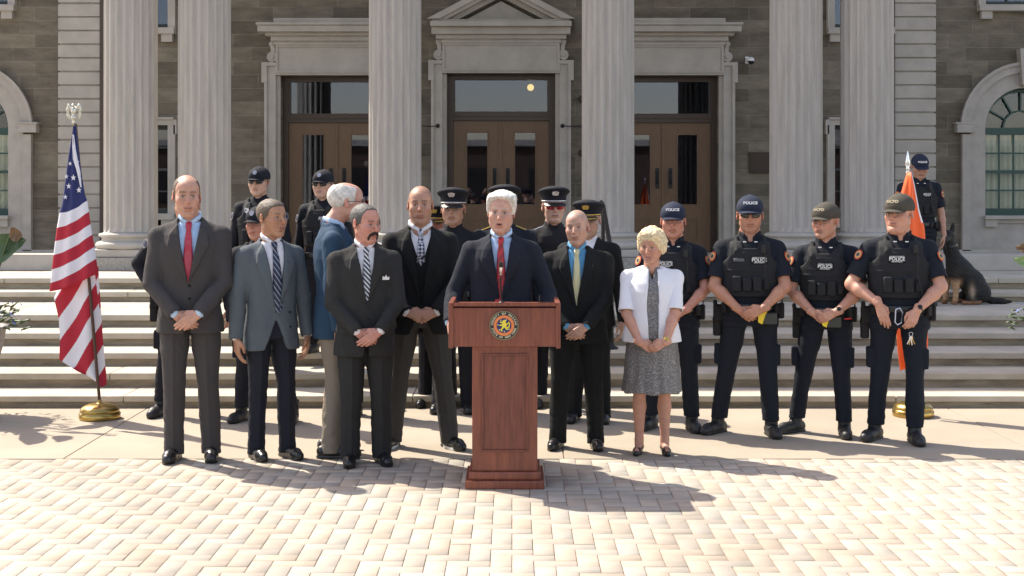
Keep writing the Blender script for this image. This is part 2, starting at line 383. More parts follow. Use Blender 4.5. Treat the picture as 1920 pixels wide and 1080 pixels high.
# doorways
def doorway(x0, x1, yt, ow, pediment):
    """x0,x1: opening px; yt: top px"""
    d = empty('doorway', ((wx(x0)+wx(x1))/2, 0, Z7)); d.parent = ch
    c = (x0+x1)/2; X = lambda px: (px-c)/SW; Z = lambda py: wz(py)-Z7
    hw = (x1-x0)/2; m = MB()
    for s in (-1, 1):                                    # jambs with stepped mouldings and ears
        def bx(a, b, ya, yb, za, zb):
            xa, xb = sorted((s*a/SW, s*b/SW)); m.box(xa, xb, ya, yb, za, zb)
        bx(hw+.3, hw+8, -.05, .10, 0, Z(yt)); bx(hw+8, hw+24, -.10, -.002, 0, Z(yt-17)); bx(hw+24, hw+29, -.13, -.002, 0, Z(yt+14))
        bx(hw+24, hw+34, -.135, -.002, Z(yt+13.8), Z(yt-24)); bx(hw+7, hw+24, -.135, -.002, Z(yt-17.2), Z(yt-24))
        # console scroll
        for cy, r in ((yt-34, 9.5), (yt-58, 5.5)):
            pr = [((s*(hw+15)+r*math.cos(a))/SW, Z(cy)+r*math.sin(a)/SW) for a in [2*PI*k/16 for k in range(16)]]
            m.prism(pr, -.12, -.003)
            pr = [((s*(hw+15)+r*.4*math.cos(a))/SW, Z(cy)+r*.4*math.sin(a)/SW) for a in [2*PI*k/10 for k in range(10)]]
            m.prism(pr, -.15, -.1205)
        q = [(s*(hw+9)/SW, Z(yt-26)), (s*(hw+16)/SW, Z(yt-36)), (s*(hw+19)/SW, Z(yt-60)), (s*(hw+10)/SW, Z(yt-66))]
        m.prism(q if s > 0 else q[::-1], -.10, -.0025)
    W = (hw+8)/SW
    m.box(-W, W, -.12, .10, Z(yt)+.002, Z(yt-4)); m.box(-W-.01, W+.01, -.14, -.002, Z(yt-4)+.001, Z(yt-8))
    m.box(-W, W, -.11, -.0025, Z(yt-8)+.001, Z(yt-56)); 
    m.box(-W, W, -.13, -.111, Z(yt-52), Z(yt-56)); m.box(-W, -W+.035, -.13, -.111, Z(yt-8)+.002, Z(yt-52)-.002); m.box(W-.035, W, -.13, -.111, Z(yt-8)+.002, Z(yt-52)-.002)
    m.box(-W-.02, W+.02, -.15, -.003, Z(yt-56)+.001, Z(yt-63))
    m.build('door_surround', STONE, d)
    m = MB()
    if pediment:
        bw = (hw+35)/SW
        m.box(-W-.10, W+.10, -.20, -.003, Z(yt-63)+.001, Z(yt-71)); m.box(-W-.16, W+.16, -.27, -.003, Z(yt-71)+.001, Z(yt-84))
        m.bbox(-bw+.05, bw-.05, -.36, -.003, Z(yt-84)+.001, Z(yt-94), b=.012); m.bbox(-bw+.08, bw-.08, -.30, -.003, Z(yt-94)+.001, Z(yt-98), b=.008)
        za = Z(-32); zb = Z(yt-98)+.001
        for (w, t0, t1, y) in ((bw, 0, .10, -.36), (bw-.13, .10, .16, -.30), (bw-.23, .16, .24, -.18)):
            sl_ = (za-zb)/bw
            for s in (-1, 1):
                A = (s*(bw-t0/sl_), zb+.0); B = (s*(bw-t1/sl_), zb+.0); C_ = (0, za-t1); D_ = (0, za-t0)
                q = [A, D_, C_, B] if s < 0 else [A, B, C_, D_]
                m.prism(q[::-1], y, -.004-.001*(s > 0))
        t2 = .30; q = [(-(bw-.30/((za-zb)/bw)), zb), ((bw-.30/((za-zb)/bw)), zb), (0, za-.30)]
        m.prism(q, -.10, -.005)
        m.build('pediment', STONE, d)
    else:
        k = ow
        m.box(-W-.06, W+.06, -.20, -.003, Z(yt-63)+.001, Z(yt-72)); m.box(-W-.14, W+.14, -.26, -.003, Z(yt-72)+.001, Z(yt-78))
        m.bbox(-W-.24, W+.24, -.36, -.003, Z(yt-78)+.001, Z(yt-90), b=.012); m.bbox(-W-.26, W+.26, -.39, -.003, Z(yt-90)+.001, Z(yt-95), b=.008)
        m.bbox(-W, W, -.30, -.003, Z(yt-95)+.001, Z(yt-104), b=.008)
        m.build('cornice', STONE, d)
    # frame
    m = MB(); zt_ = Z(yt)-.001; y = .16
    m.box(-hw/SW+.001, -hw/SW+.09, y, y+.13, 0, zt_); m.box(hw/SW-.09, hw/SW-.001, y, y+.13, 0, zt_)
    m.box(-hw/SW+.09, hw/SW-.09, y, y+.13, Z(yt+10), zt_-.0)
    m.box(-hw/SW+.09, hw/SW-.09, y-.01, y+.13, Z(yt+87), Z(yt+70))
    m.box(-hw/SW+.09, hw/SW-.09, y-.03, y-.011, Z(yt+79), Z(yt+74))
    m.box(-hw/SW+.09, -hw/SW+.12, y+.02, y+.10, Z(yt+70), Z(yt+10)); m.box(hw/SW-.12, hw/SW-.09, y+.02, y+.10, Z(yt+70), Z(yt+10))
    fr = m.build('door_frame', WOODD, d)
    m = MB(); m.box(-hw/SW+.12, hw/SW-.12, y+.06, y+.068, Z(yt+70), Z(yt+10)); m.build('transom_window', GLASS, d)
    zt_ = Z(yt+87)-.003
    for s in (-1, 1):
        L = empty('door', (s*(hw/SW-.09)/2, y+.03, 0)); L.parent = d
        w = (hw/SW-.09)/2-.004; m = MB()
        st_ = .215; gz1 = zt_-.19; gz0 = .75
        m.box(-w, -w+st_, 0, .05, .01, zt_); m.box(w-st_, w, 0, .05, .01, zt_)
        m.box(-w+st_, w-st_, 0, .05, gz1, zt_); m.box(-w+st_, w-st_, 0, .05, gz0-.25, gz0); m.box(-w+st_, w-st_, 0, .05, .01, .22); m.box(-w+st_, w-st_, .015, .04, .22, gz0-.25)
        for (a, b, c_, e) in ((-w+st_-.018, -w+st_, gz0, gz1), (w-st_, w-st_+.018, gz0, gz1), (-w+st_, w-st_, gz1, gz1+.018)):
            m.box(a, b, -.012, -.0005, c_, e)
        if s < 0: m.box(w-.03, w+.012, -.016, -.0006, .01, zt_)
        m.build('door_leaf', WOOD, L)
        m = MB(); m.box(-w+st_, w-st_, .02, .028, gz0, gz1); m.build('glass_pane', GLASS, L)
        m = MB(); hx = -s*(w-.10); m.box(hx-.03, hx+.03, -.012, -.001, 1.0, 1.32); m.tube([(hx, -.012, 1.08), (hx, -.06, 1.08), (hx, -.06, 1.26), (hx, -.012, 1.26)], .011); m.build('handle', BLACKM, L)
        if s > 0:
            pass
    return d
doorway(527, 733, 142, 0, False); doorway(838, 1041, 138, 0, True); doorway(1147, 1347, 142, 0, False)
# hall inside: back wall lamp seen through the transom
gl = MB(); gl.lathe([(.001, -.055)]+[(.055*math.cos(a), .055*math.sin(a)) for a in [(-80+16*k)*PI/180 for k in range(11)]], n=20)
hl = empty('hanging_lamp', (wx(995)*1.03, DW+.75, wz(161)+.03)); tag(hl, 'small round lit yellow globe lamp glowing behind the glass above the middle door', 'lamp')
gl.build('globe', LAMP, hl); gl = MB(); gl.tube([(0, 0, .07), (0, 0, 2.0)], .006); gl.build('stem', BRASS, hl)
# arched windows
def arc(cx, cz, r, n, a0=0, a1=PI): return [(cx+r*math.cos(a0+(a1-a0)*k/n), cz+r*math.sin(a0+(a1-a0)*k/n)) for k in range(n+1)]
def band(m, cx, cz, r0, r1, y0, y1, n=24, a0=0, a1=PI):
    p, q = arc(cx, cz, r0, n, a0, a1), arc(cx, cz, r1, n, a0, a1)
    for k in range(n):
        m.prism([p[k], q[k], q[k+1], p[k+1]][::1], y0, y1)
def arched(pc):
    w = empty('window', (wx(pc), 0, wz(240))); w.parent = ch
    R = 75/SW; m = MB(); Z = lambda py: wz(py)-wz(240)
    # spandrel fill between arch and square hole
    n = 24; p = arc(0, 0, R, n)
    for k in range(n):
        (xa, za), (xb, zb) = p[k], p[k+1]
        m.prism([(xa, za), (xa, R+.02), (xb, R+.02), (xb, zb)], -.01, .30)
    band(m, 0, 0, R, R+28/SW, -.06, -.011); band(m, 0, 0, R+28/SW, R+46/SW, -.11, -.012); band(m, 0, 0, R+42/SW, R+48/SW, -.14, -.111)
    for s in (-1, 1):
        def bx(a, b, ya, yb, za, zb):
            xa, xb = sorted((s*a, s*b)); m.box(xa, xb, ya, yb, za, zb)
        bx(R, R+28/SW, -.06, .1, Z(470), -.001); bx(R+28/SW+.001, R+44/SW, -.10, -.002, Z(470), Z(252)); bx(R+22/SW, R+56/SW, -.16, -.003, Z(249), Z(233)); bx(R+20/SW, R+59/SW, -.175, -.0035, Z(233)+.001, Z(230))
    m.prism([(-.09, R+.03), (.09, R+.03), (.13, R+.60), (-.13, R+.60)], -.2, -.013)
    m.box(-R+.001, R-.001, -.05, .1, Z(470), Z(412))
    m.build('window_surround', DSTONE, w)
    m = MB(); m.bbox(-R-.03, R+.03, -.16, .12, Z(411), Z(404), b=.01); 
    for s in (-1, 1): m.box(s*(R-.08)-.09, s*(R-.08)+.09, -.12, -.051, Z(425), Z(411)-.001)
    m.box(-R+.17+.001, R-.17-.001, -.09, -.051, Z(418), Z(411)-.002)
    m.build('sill', STONE, w)
    fr = MB(); y = .12
    band(fr, 0, 0, R-.06, R-.002, y, y+.08)
    fr.box(-R+.002, -R+.06, y, y+.08, Z(404), 0); fr.box(R-.06, R-.002, y, y+.08, Z(404), 0)
    fr.box(-R+.06, R-.06, y-.01, y+.08, Z(404), Z(391)); fr.box(-R+.06, R-.06, y-.01, y+.08, Z(252), Z(239)); fr.box(-R+.06, R-.06, y, y+.06, Z(325), Z(319))
    for py in (287, 357): fr.box(-R+.06, R-.06, y+.02, y+.045, Z(py)-.012, Z(py)+.012)
    k = 5
    for i in range(1, k): x = -R+.06+(2*R-.12)*i/k; fr.box(x-.012, x+.012, y+.021, y+.044, Z(391), Z(325)); fr.box(x-.012, x+.012, y+.021, y+.044, Z(319), Z(252))
    band(fr, 0, .0, R*.42, R*.42+.025, y+.02, y+.05, 16)
    for i in range(1, 6):
        a = PI*i/6; c_, s_ = math.cos(a), math.sin(a); n_ = (-s_*.012, c_*.012)
        r0, r1 = R*.42+.02, R-.06
        fr.prism([(r0*c_+n_[0], r0*s_+n_[1]), (r0*c_-n_[0], r0*s_-n_[1]), (r1*c_-n_[0], r1*s_-n_[1]), (r1*c_+n_[0], r1*s_+n_[1])], y+.021, y+.049)
    fr.build('frame', GREEN, w)
    gm = MB(); gm.prism([(-R+.03, Z(398)), (R-.03, Z(398))]+arc(0, 0, R-.03, 20), y+.062, y+.067); gm.build('pane', WGLASS, w)
    cu = MB(); v = []; f = []; N = 80
    for i in range(N+1):
        x = -R+2*R*i/N; yy = y+.22+.02*math.sin(i*1.1)+.008*math.sin(i*2.7)
        v += [(x, yy, Z(404)), (x, yy, Z(243))]
    for i in range(N): f.append((2*i, 2*i+2, 2*i+3, 2*i+1))
    cu.add(v, f, True); cu.build('curtain', CURT, w)
arched(-57); arched(1920)
def plainwin(x0, x1, yt, yb):
    w = empty('window', ((wx(x0)+wx(x1))/2, 0, wz(yb))); w.parent = ch
    hw = (wx(x1)-wx(x0))/2; H = wz(yt)-wz(yb); m = MB(); t = 11/SW
    for s in (-1, 1):
        def bx(a, b, ya, yb_, za, zb):
            xa, xb = sorted((s*a, s*b)); m.box(xa, xb, ya, yb_, za, zb)
        bx(hw, hw+t, -.09, .1, 0, H); bx(hw+t*.8, hw+t+.025, -.11, -.002, -.02, H); bx(hw+t+.002, hw+t+.05, -.11, -.003, H-.14, H+.085)
    m.box(-hw-t, hw+t, -.09, .1, H+.001, H+.085); m.box(-hw-t-.001, hw+t+.001, -.12, -.0035, H+.085+.001, H+.12)
    m.build('window_surround', STONE, w)
    m = MB(); m.bbox(-hw-t-.02, hw+t+.02, -.14, .1, -.10, -.001, b=.01); m.box(-hw-t+.02, -hw+.1, -.1, -.003, -.22, -.101); m.box(hw-.1, hw+t-.02, -.1, -.003, -.22, -.101); m.build('sill', STONE, w)
    m = MB(); y = .14
    m.box(-hw, -hw+.05, y, y+.07, 0, H); m.box(hw-.05, hw, y, y+.07, 0, H); m.box(-hw+.05, hw-.05, y, y+.07, 0, .08); m.box(-hw+.05, hw-.05, y, y+.07, H-.06, H); m.box(-hw+.05, hw-.05, y+.001, y+.06, H*.5-.02, H*.5+.02)
    for i in (1, 2): x = -hw+2*hw*i/3; m.box(x-.012, x+.012, y+.02, y+.05, .08, H-.06)
    for q in (.25, .75): m.box(-hw+.05, hw-.05, y+.021, y+.049, H*q-.011, H*q+.011)
    m.build('frame', mat('dark_sash', (.02, .03, .03), .5), w)
    m = MB(); m.box(-hw+.04, hw-.04, y+.052, y+.057, .05, H-.04); m.build('pane', GLASS, w)
plainwin(219, 317, 235, 400); plainwin(1563, 1661, 235, 400); plainwin(219, 317, -190, 53); plainwin(1563, 1661, -190, 53)
plainwin(-132, 18, -190, 10); plainwin(1845, 1995, -190, 10)
# wall fittings
sc = empty('security_camera', (wx(1404), DW-.003, wz(116))); tag(sc, 'small white dome security camera on the stone wall right of the right doorway', 'camera')
m = MB(); m.tube([(-.03, 0, .03), (-.03, -.10, .03)], .03, 12); m.bbox(-.06, .0, -.02, -.001, -.03, .08, b=.006); m.build('bracket', WHITEP, sc)
m = MB(); m.lathe([(.001, .062), (.03, .058), (.055, .04), (.062, .015), (.062, 0)], c=(0, -.14, 0), n=20); m.build('housing', WHITEP, sc)
m = MB(); m.lathe([(.05, 0), (.048, -.02), (.035, -.042), (.001, -.052)], c=(.01, -.14, -.001), n=20); m.build('dome', BLACKM, sc)
pq = MB(); pq.bbox(-.2, .2, -.03, -.003, -.165, .165, b=.006); pq.bbox(-.17, .17, -.036, -.0305, -.135, .135, b=.003)
tag(pq.build('wall_plaque', mat('bronze', (.06, .045, .035), .5, metal=.6), loc=(wx(1428), DW, wz(305))), 'dark bronze plaque on the stone wall beside the fifth column from the left', 'plaque')
for i, px in enumerate((822, 1054)):
    s = -1 if i == 0 else 1
    h = empty('wall_hook', (wx(px), DW-.14, wz(237))); tag(h, ('black knobbed iron hook on the jamb left of the middle door', 'black knobbed iron hook on the jamb right of the middle door')[i], 'hook', 'iron hooks either side of the middle door')
    m = MB(); m.lathe([(.001, -.032)]+[(.034*math.cos(a), .034*math.sin(a)) for a in [(-70+14*k)*PI/180 for k in range(11)]]+[(.001, .033)], n=14, c=(0, -.05, 0)); m.build('knob', BLACKM, h)
    m = MB(); m.tube([(0, -.05, 0), (s*.10, -.05, -.006), (s*.26, -.03, .0), (s*.30, .05, .0), (s*.30, .139, 0)], .008); m.build('rod', BLACKM, h)
    for z in (-.42, .42):
        m = MB(); m.lathe([(.05, 0), (.06, .02), (.05, .04), (.001, .045)], M=Matrix.Translation((s*.315, .138, z))@Matrix.Rotation(PI/2, 4, 'X'), n=16); m.build('wall_rosette', mat('rusty_iron', (.06, .035, .025), .7), h)
# building across the street, seen only in the door glass
ob = empty('brick_building', (0, -46, 0)); tag(ob, 'low red brick building across the street mirrored in the door glass', 'building')
m = MB(); m.box(-45, 45, -8, 0, -.05, 4.6); m.build('wall', mat('street_brick', (.09, .055, .04), .9, noise=.25, nscale=3), ob)
m = MB(); m.box(-45.5, 45.5, -8.5, .3, 4.6, 5.0); m.box(20, 30, -9, .2, 5, 9); m.build('roof', STONE, ob)
for x in range(-42, 43, 4):
    m = MB(); m.box(x-.9, x+.9, .001, .06, 1.0, 3.2); m.build('window', DARK, ob)
# handrail
hr = empty('handrail', (XX(1147, 205), F/205, 0)); tag(hr, 'thin black metal stair handrail post between the bald man and the woman', 'handrail')
z1 = zt[2]; m = MB(); m.tube([(0, 0, z1), (0, 0, z1+.86)], .019); m.tube([(0, -.0, z1+.45), (0, 1.2, z1+.95)], .014); m.tube([(0, 1.2, z1+.25), (0, 1.2, z1+1.30)], .019); m.build('post', BLACKM, hr)
m = MB(); m.tube([(0, -.12, z1+.80), (0, 0, z1+.86), (0, 1.2, z1+1.30), (0, 1.5, z1+1.33)], .022); m.build('rail', BLACKM, hr)
m = MB(); m.lathe([(.06, 0), (.06, .015), (.03, .03), (.02, .05)], c=(0, 0, z1), n=16); m.build('foot_flange', BLACKM, hr)
# ---------------------------------------------------------------- implicit surfaces -> meshes
def vec(*a): return np.array(a, np.float32)
def unit(v): v = np.asarray(v, np.float32); return v/(np.linalg.norm(v)+1e-9)
class Field:
    def __init__(s, lo, hi, h):
        s.lo = np.array(lo, np.float32)-2*h; s.h = h; s.n = np.ceil((np.array(hi)-s.lo)/h).astype(int)+3
        s.ax = [s.lo[i]+h*np.arange(s.n[i], dtype=np.float32) for i in range(3)]; s.F = np.full(s.n, .1, np.float32)
    def sub(s, lo, hi):
        a = np.clip(np.floor((np.asarray(lo)-s.lo)/s.h).astype(int), 0, s.n); b = np.clip(np.ceil((np.asarray(hi)-s.lo)/s.h).astype(int)+1, 0, s.n)
        if (b <= a).any(): return None
        sl_ = tuple(slice(a[i], b[i]) for i in range(3))
        return sl_, s.ax[0][sl_[0]][:, None, None], s.ax[1][sl_[1]][None, :, None], s.ax[2][sl_[2]][None, None, :]
    def put(s, lo, hi, fn, k=.01, op='u'):
        m = max(k, 3*s.h)+.012
        r = s.sub(np.asarray(lo)-m, np.asarray(hi)+m)
        if r is None: return s
        sl_, x, y, z = r; d = fn(x, y, z); f = s.F[sl_]
        if op == 'u':
            if k > 0: hh = np.maximum(k-np.abs(f-d), 0)/k; s.F[sl_] = np.minimum(f, d)-hh*hh*k*.25
            else: s.F[sl_] = np.minimum(f, d)
        elif op == 's':
            if k > 0: hh = np.maximum(k-np.abs(f+d), 0)/k; s.F[sl_] = np.maximum(f, -d)+hh*hh*k*.25
            else: s.F[sl_] = np.maximum(f, -d)
        return s
    def cone(s, a, b, ra, rb, k=.01, op='u', flat=None):
        a = np.asarray(a, np.float32); b = np.asarray(b, np.float32); ba = b-a; l2 = float(ba@ba)+1e-9; R = max(ra, rb)
        def fn(x, y, z):
            px, py, pz = x-a[0], y-a[1], z-a[2]
            t = np.clip((px*ba[0]+py*ba[1]+pz*ba[2])/l2, 0, 1)
            dx, dy, dz = px-ba[0]*t, py-ba[1]*t, pz-ba[2]*t
            if flat is not None:        # flatten along an axis: (unit axis, factor)
                n, q = flat; e = (dx*n[0]+dy*n[1]+dz*n[2])*(1/q-1); dx, dy, dz = dx+e*n[0], dy+e*n[1], dz+e*n[2]
            return np.sqrt(dx*dx+dy*dy+dz*dz)-(ra+(rb-ra)*t)
        return s.put(np.minimum(a, b)-R, np.maximum(a, b)+R, fn, k, op)
    def chain(s, pts, rs, k=.01, op='u', flat=None):
        for i in range(len(pts)-1): s.cone(pts[i], pts[i+1], rs[i], rs[i+1], k, op, flat)
        return s
    def ell(s, c, r, k=.01, op='u', rot=None):
        c = np.asarray(c, np.float32); r = np.asarray(r, np.float32); R = np.eye(3) if rot is None else np.asarray(rot, np.float32)
        ext = np.abs(R)@r if rot is not None else r
        def fn(x, y, z):
            p = [x-c[0], y-c[1], z-c[2]]
            if rot is not None: p = [R[0, i]*p[0]+R[1, i]*p[1]+R[2, i]*p[2] for i in range(3)]
            q = np.sqrt((p[0]/r[0])**2+(p[1]/r[1])**2+(p[2]/r[2])**2); return (q-1)*float(r.min())*.5*(1+np.minimum(1, 1/np.maximum(q, .3)))
        return s.put(c-ext, c+ext, fn, k, op)
    def box(s, c, hsz, rd=.005, k=.005, op='u', rot=None):
        c = np.asarray(c, np.float32); hs = np.asarray(hsz, np.float32); R = np.eye(3) if rot is None else np.asarray(rot, np.float32)
        ext = np.abs(R)@hs
        def fn(x, y, z):
            p = [x-c[0], y-c[1], z-c[2]]
            p = [R[0, i]*p[0]+R[1, i]*p[1]+R[2, i]*p[2] for i in range(3)]
            q = [np.abs(p[i])-hs[i]+rd for i in range(3)]
            return np.sqrt(np.maximum(q[0], 0)**2+np.maximum(q[1], 0)**2+np.maximum(q[2], 0)**2)+np.minimum(np.maximum(np.maximum(q[0], q[1]), q[2]), 0)-rd
        return s.put(c-ext, c+ext, fn, k, op)
    def mesh(s, smooth=1):
        f = s.F; ins = f < 0; n = s.n; key = []; pos = []; quads = []
        for ax in range(3):
            sa = [slice(None)]*3; sb = [slice(None)]*3; sa[ax] = slice(0, -1); sb[ax] = slice(1, None)
            idx = np.argwhere(ins[tuple(sa)] != ins[tuple(sb)])
            u, v = (ax+1) % 3, (ax+2) % 3
            idx = idx[(idx[:, u] > 0) & (idx[:, v] > 0) & (idx[:, u] < n[u]-1) & (idx[:, v] < n[v]-1)]
            if not len(idx): continue
            j = idx.copy(); j[:, ax] += 1
            f0 = f[idx[:, 0], idx[:, 1], idx[:, 2]]; f1 = f[j[:, 0], j[:, 1], j[:, 2]]
            p = idx.astype(np.float32); p[:, ax] += f0/(f0-f1); fl = ~ins[idx[:, 0], idx[:, 1], idx[:, 2]]
            cs = []
            for du, dv in ((-1, -1), (0, -1), (0, 0), (-1, 0)):
                c = idx.copy(); c[:, u] += du; c[:, v] += dv; cs.append((c[:, 0]*n[1]+c[:, 1])*n[2]+c[:, 2]); key.append(cs[-1]); pos.append(p)
            q = np.stack(cs, 1); q[fl] = q[fl][:, ::-1]; quads.append(q)
        key = np.concatenate(key); pos = np.concatenate(pos)
        uq, inv = np.unique(key, return_inverse=True); cnt = np.bincount(inv).astype(np.float32)
        V = np.stack([np.bincount(inv, pos[:, i])/cnt for i in range(3)], 1)
        Q = np.searchsorted(uq, np.concatenate(quads))
        for _ in range(smooth): V = lap(V, Q, .5)
        return (V*s.h+s.lo).astype(np.float32), Q
def lap(V, Q, w):
    n = len(V); S = np.zeros((n, 3)); c = np.zeros(n)
    for a, b in ((0, 1), (1, 2), (2, 3), (3, 0)):
        for i, j in ((Q[:, a], Q[:, b]), (Q[:, b], Q[:, a])):
            for d in range(3): S[:, d] += np.bincount(i, V[j, d], n)
            c += np.bincount(i, minlength=n)
    return V*(1-w)+w*S/np.maximum(c, 1)[:, None]
def normals(V, Q):
    N = np.zeros_like(V); fn = np.cross(V[Q[:, 2]]-V[Q[:, 0]], V[Q[:, 3]]-V[Q[:, 1]])
    for k in range(4):
        for d in range(3): N[:, d] += np.bincount(Q[:, k], fn[:, d], len(V))
    return N/(np.linalg.norm(N, axis=1)[:, None]+1e-12)
def wob(V, f, seed=0.):
    """cheap smooth noise, -1..1"""
    x, y, z = (V*f).T; s = seed
    a = np.sin(x+1.7*np.sin(.7*y+s)+s)+np.sin(1.3*y+1.5*np.sin(.9*z+2*s)+1.1)+np.sin(1.1*z+1.6*np.sin(.8*x+s)+2.3*s)
    b = np.sin(2.3*x+1.9*z+1.2*np.sin(1.7*y)+3*s)+np.sin(2.1*y-1.7*z+s*1.3)
    return (a/3+.35*b)/1.3
def cat_mesh(parts):
    Vs, Qs, Cs, o = [], [], [], 0
    for p in parts:
        Vs.append(p[0]); Qs.append(np.asarray(p[1])+o); o += len(p[0])
        if len(p) > 2: Cs.append(p[2])
    return np.concatenate(Vs), np.concatenate(Qs), (np.concatenate(Cs) if Cs else None)
def rotz(a): c, s = math.cos(a), math.sin(a); return np.array([[c, -s, 0], [s, c, 0], [0, 0, 1]], np.float32)
def rotx(a): c, s = math.cos(a), math.sin(a); return np.array([[1, 0, 0], [0, c, -s], [0, s, c]], np.float32)
def roty(a): c, s = math.cos(a), math.sin(a); return np.array([[c, 0, s], [0, 1, 0], [-s, 0, c]], np.float32)
sm01 = lambda t: np.clip(t, 0, 1)**2*(3-2*np.clip(t, 0, 1))
def mixc(c, col, w): return c*(1-w[:, None])+np.array(col, np.float32)*w[:, None]

HS = 1.09
# ---------------------------------------------------------------- heads
def head_mesh(p, h):
    """p: options; local frame: origin between the ears, face towards -y"""
    jw = p.get('jaw', 1.); fat = p.get('fat', 0.); R = p['R']; fem = p.get('fem', 0)
    f = Field((-.10, -.135, -.24), (.10, .12, .13), h)
    f.ell((0, .016, .036), (.0775, .097, .082), 0)
    f.ell((0, -.03, .045), (.066, .063, .055), .02)
    f.ell((0, -.030, -.035), (.061*jw+fat*.3, .062, .080), .03)
    f.cone((-.045*jw-fat*.5, -.004, -.060), (-.014, -.070, -.102), .020+fat*.4, .015, .03)
    f.cone((.045*jw+fat*.5, -.004, -.060), (.014, -.070, -.102), .020+fat*.4, .015, .03)
    f.ell((0, -.074, -.101), (.022*jw, .018, .017), .02)
    if fat > .006: f.ell((0, -.04, -.115), (.05, .045, .025), .03)
    for s in (-1, 1):
        f.ell((s*.043, -.064, -.022), (.020, .020, .016), .022)
        f.ell((s*.041, -.052, -.05), (.016+fat*.5, .022, .028), .025)
        f.cone((s*.014, -.0875, .0235), (s*.046, -.072, .024), .0085, .0075, .012)
        f.ell((s*.031, -.099, .003), (.0185, .019, .0135), .008, 's')
        f.ell((s*.031, -.0735, .002), (.0155, .0145, .0125), .004)
        f.cone((s*.016, -.086, -.0015), (s*.045, -.078, -.002), .0035, .003, .006)
        # ear
        f.ell((s*.081, .012, -.004), (.008, .019, .032), .006, rot=rotz(s*.35)@rotx(-.15))
        f.ell((s*.088, .004, .002), (.006, .010, .017), .004, 's')
        f.cone((s*.009, -.098, -.030), (s*.0135, -.094, -.032), .0075, .0072, .006)
    f.chain([(0, -.086, .018), (0, -.104, -.006), (0, -.117, -.027)], [.0085, .0088, .0110+p.get('nose', 0)], .008)
    f.cone((0, -.110, -.031), (0, -.098, -.036), .007, .005, .006)
    f.ell((0, -.083, -.064), (.028, .018, .022), .015)
    mo = p.get('mouth', 0)
    f.cone((-.017, -.094, -.0590), (.017, -.094, -.0590), .0050, .0050, .005)
    f.ell((0, -.0985, -.0585), (.011, .005, .005), .005)
    f.ell((0, -.096, -.0695-mo), (.018, .0075, .0062), .005)
    f.cone((-.023, -.094, -.0645), (.023, -.094, -.0645), .0016, .0016, .004, 's') if h < .0042 else None
    if mo: f.ell((0, -.103, -.066), (.013, .012, .0045), .003, 's')
    f.ell((0, -.093, -.083-mo), (.018, .006, .004), .008, 's')
    # neck in the head's own (turned) frame
    nb = R.T@(np.array([0, .005, 1.475])-p['c'])/HS; nm = R.T@(np.array([0, .012, 1.53])-p['c'])/HS
    nr = p.get('neck', .056)
    f.chain([(0, .018, -.03), nm, nb], [.055 if not fem else .047, nr, nr+.006], .02)
    V, Q = f.mesh(1)
    # colour
    x, y, z = V.T; sk = np.array(p['skin'], np.float32); c = np.tile(sk, (len(V), 1)); nn = wob(V, 60, p['seed'])
    c *= (1+.09*nn+.08*wob(V, 170, p['seed']+3))[:, None]; c = mixc(c, (sk[0]*.92, sk[1]*.74, sk[2]*.70), .45*sm01(wob(V, 38, p['seed']+8)))
    red = np.array((sk[0]*1.08, sk[1]*.72, sk[2]*.68))
    g = lambda cx_, cy_, cz_, r: np.exp(-((np.abs(x)-cx_)**2+(y-cy_)**2+(z-cz_)**2)/(r*r))
    c = mixc(c, red, .55*g(.045, -.07, -.03, .022)); c = mixc(c, red, .6*g(0, -.112, -.028, .016)); c = mixc(c, red, .5*(np.abs(x) > .077)*(np.abs(z) < .04))
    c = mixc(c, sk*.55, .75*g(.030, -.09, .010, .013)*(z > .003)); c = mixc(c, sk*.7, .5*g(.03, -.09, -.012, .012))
    st_ = p.get('stubble', 0)
    if st_: c = mixc(c, (.14, .11, .10), st_*sm01((-.045-z)/.02)*sm01((.01-y)/.03)*(1-g(0, -.1, -.064, .014)))
    hc = np.array(p.get('hair', (.05, .035, .025)), np.float32)
    br = p.get('brow', hc)
    bz = .0265+.25*(.03-np.abs(np.abs(x)-.03))*.3
    c = mixc(c, br, .85*np.exp(-((z-bz)/.0042)**2)*(np.abs(x) > .012)*(np.abs(x) < .050)*(y < -.05))
    lip = p.get('lip', (sk[0]*.75, sk[1]*.42, sk[2]*.42)); c = mixc(c, lip, .75*np.exp(-((z+.064+mo*.5)/(.0085+mo*.5))**2)*(np.abs(x) < .024)*(y < -.088))
    c = mixc(c, (.05, .015, .012), .85*np.exp(-((z+.0645+mo*.35)/(.0022+mo*.45))**2)*(np.abs(x) < .022-mo)*(y < -.082))
    ey = np.exp(-(((np.abs(x)-.031)/.0115)**4+((z-.0015)/.0042)**4))*(y < -.07)
    c = mixc(c, (.42, .38, .34), np.clip(ey*1.2, 0, 1)*.85)
    c = mixc(c, (.03, .02, .015), np.clip(1.4*np.exp(-(((np.abs(x)-.031)/.0048)**2+((z-.0015)/.005)**2)), 0, 1)*(y < -.07))
    c = mixc(c, (.06, .04, .03), .8*np.exp(-((z-.0068+7*(np.abs(x)-.031)**2)/.0022)**2)*(np.abs(np.abs(x)-.031) < .0165)*(y < -.068))
    # cropped or shaved scalp
    sc_ = p.get('scalp')
    if sc_:
        col, amt, top = sc_
        L_ = np.interp(y, [-.10, -.06, -.045, -.012, .03, .09], [.088, .066, .012, .004, -.03, -.075])
        w = sm01((z-L_)/.012)*(1-.6*(np.abs(x) > .079))
        if top: w = w*sm01((.075-z)/.03)*sm01((y+.05)/.02)
        c = mixc(c, col, amt*w*(1+.15*nn).clip(0, 1.2))
    # crease shade painted as darker skin lines beside nose and on the forehead
    ag = p.get('age', .5)
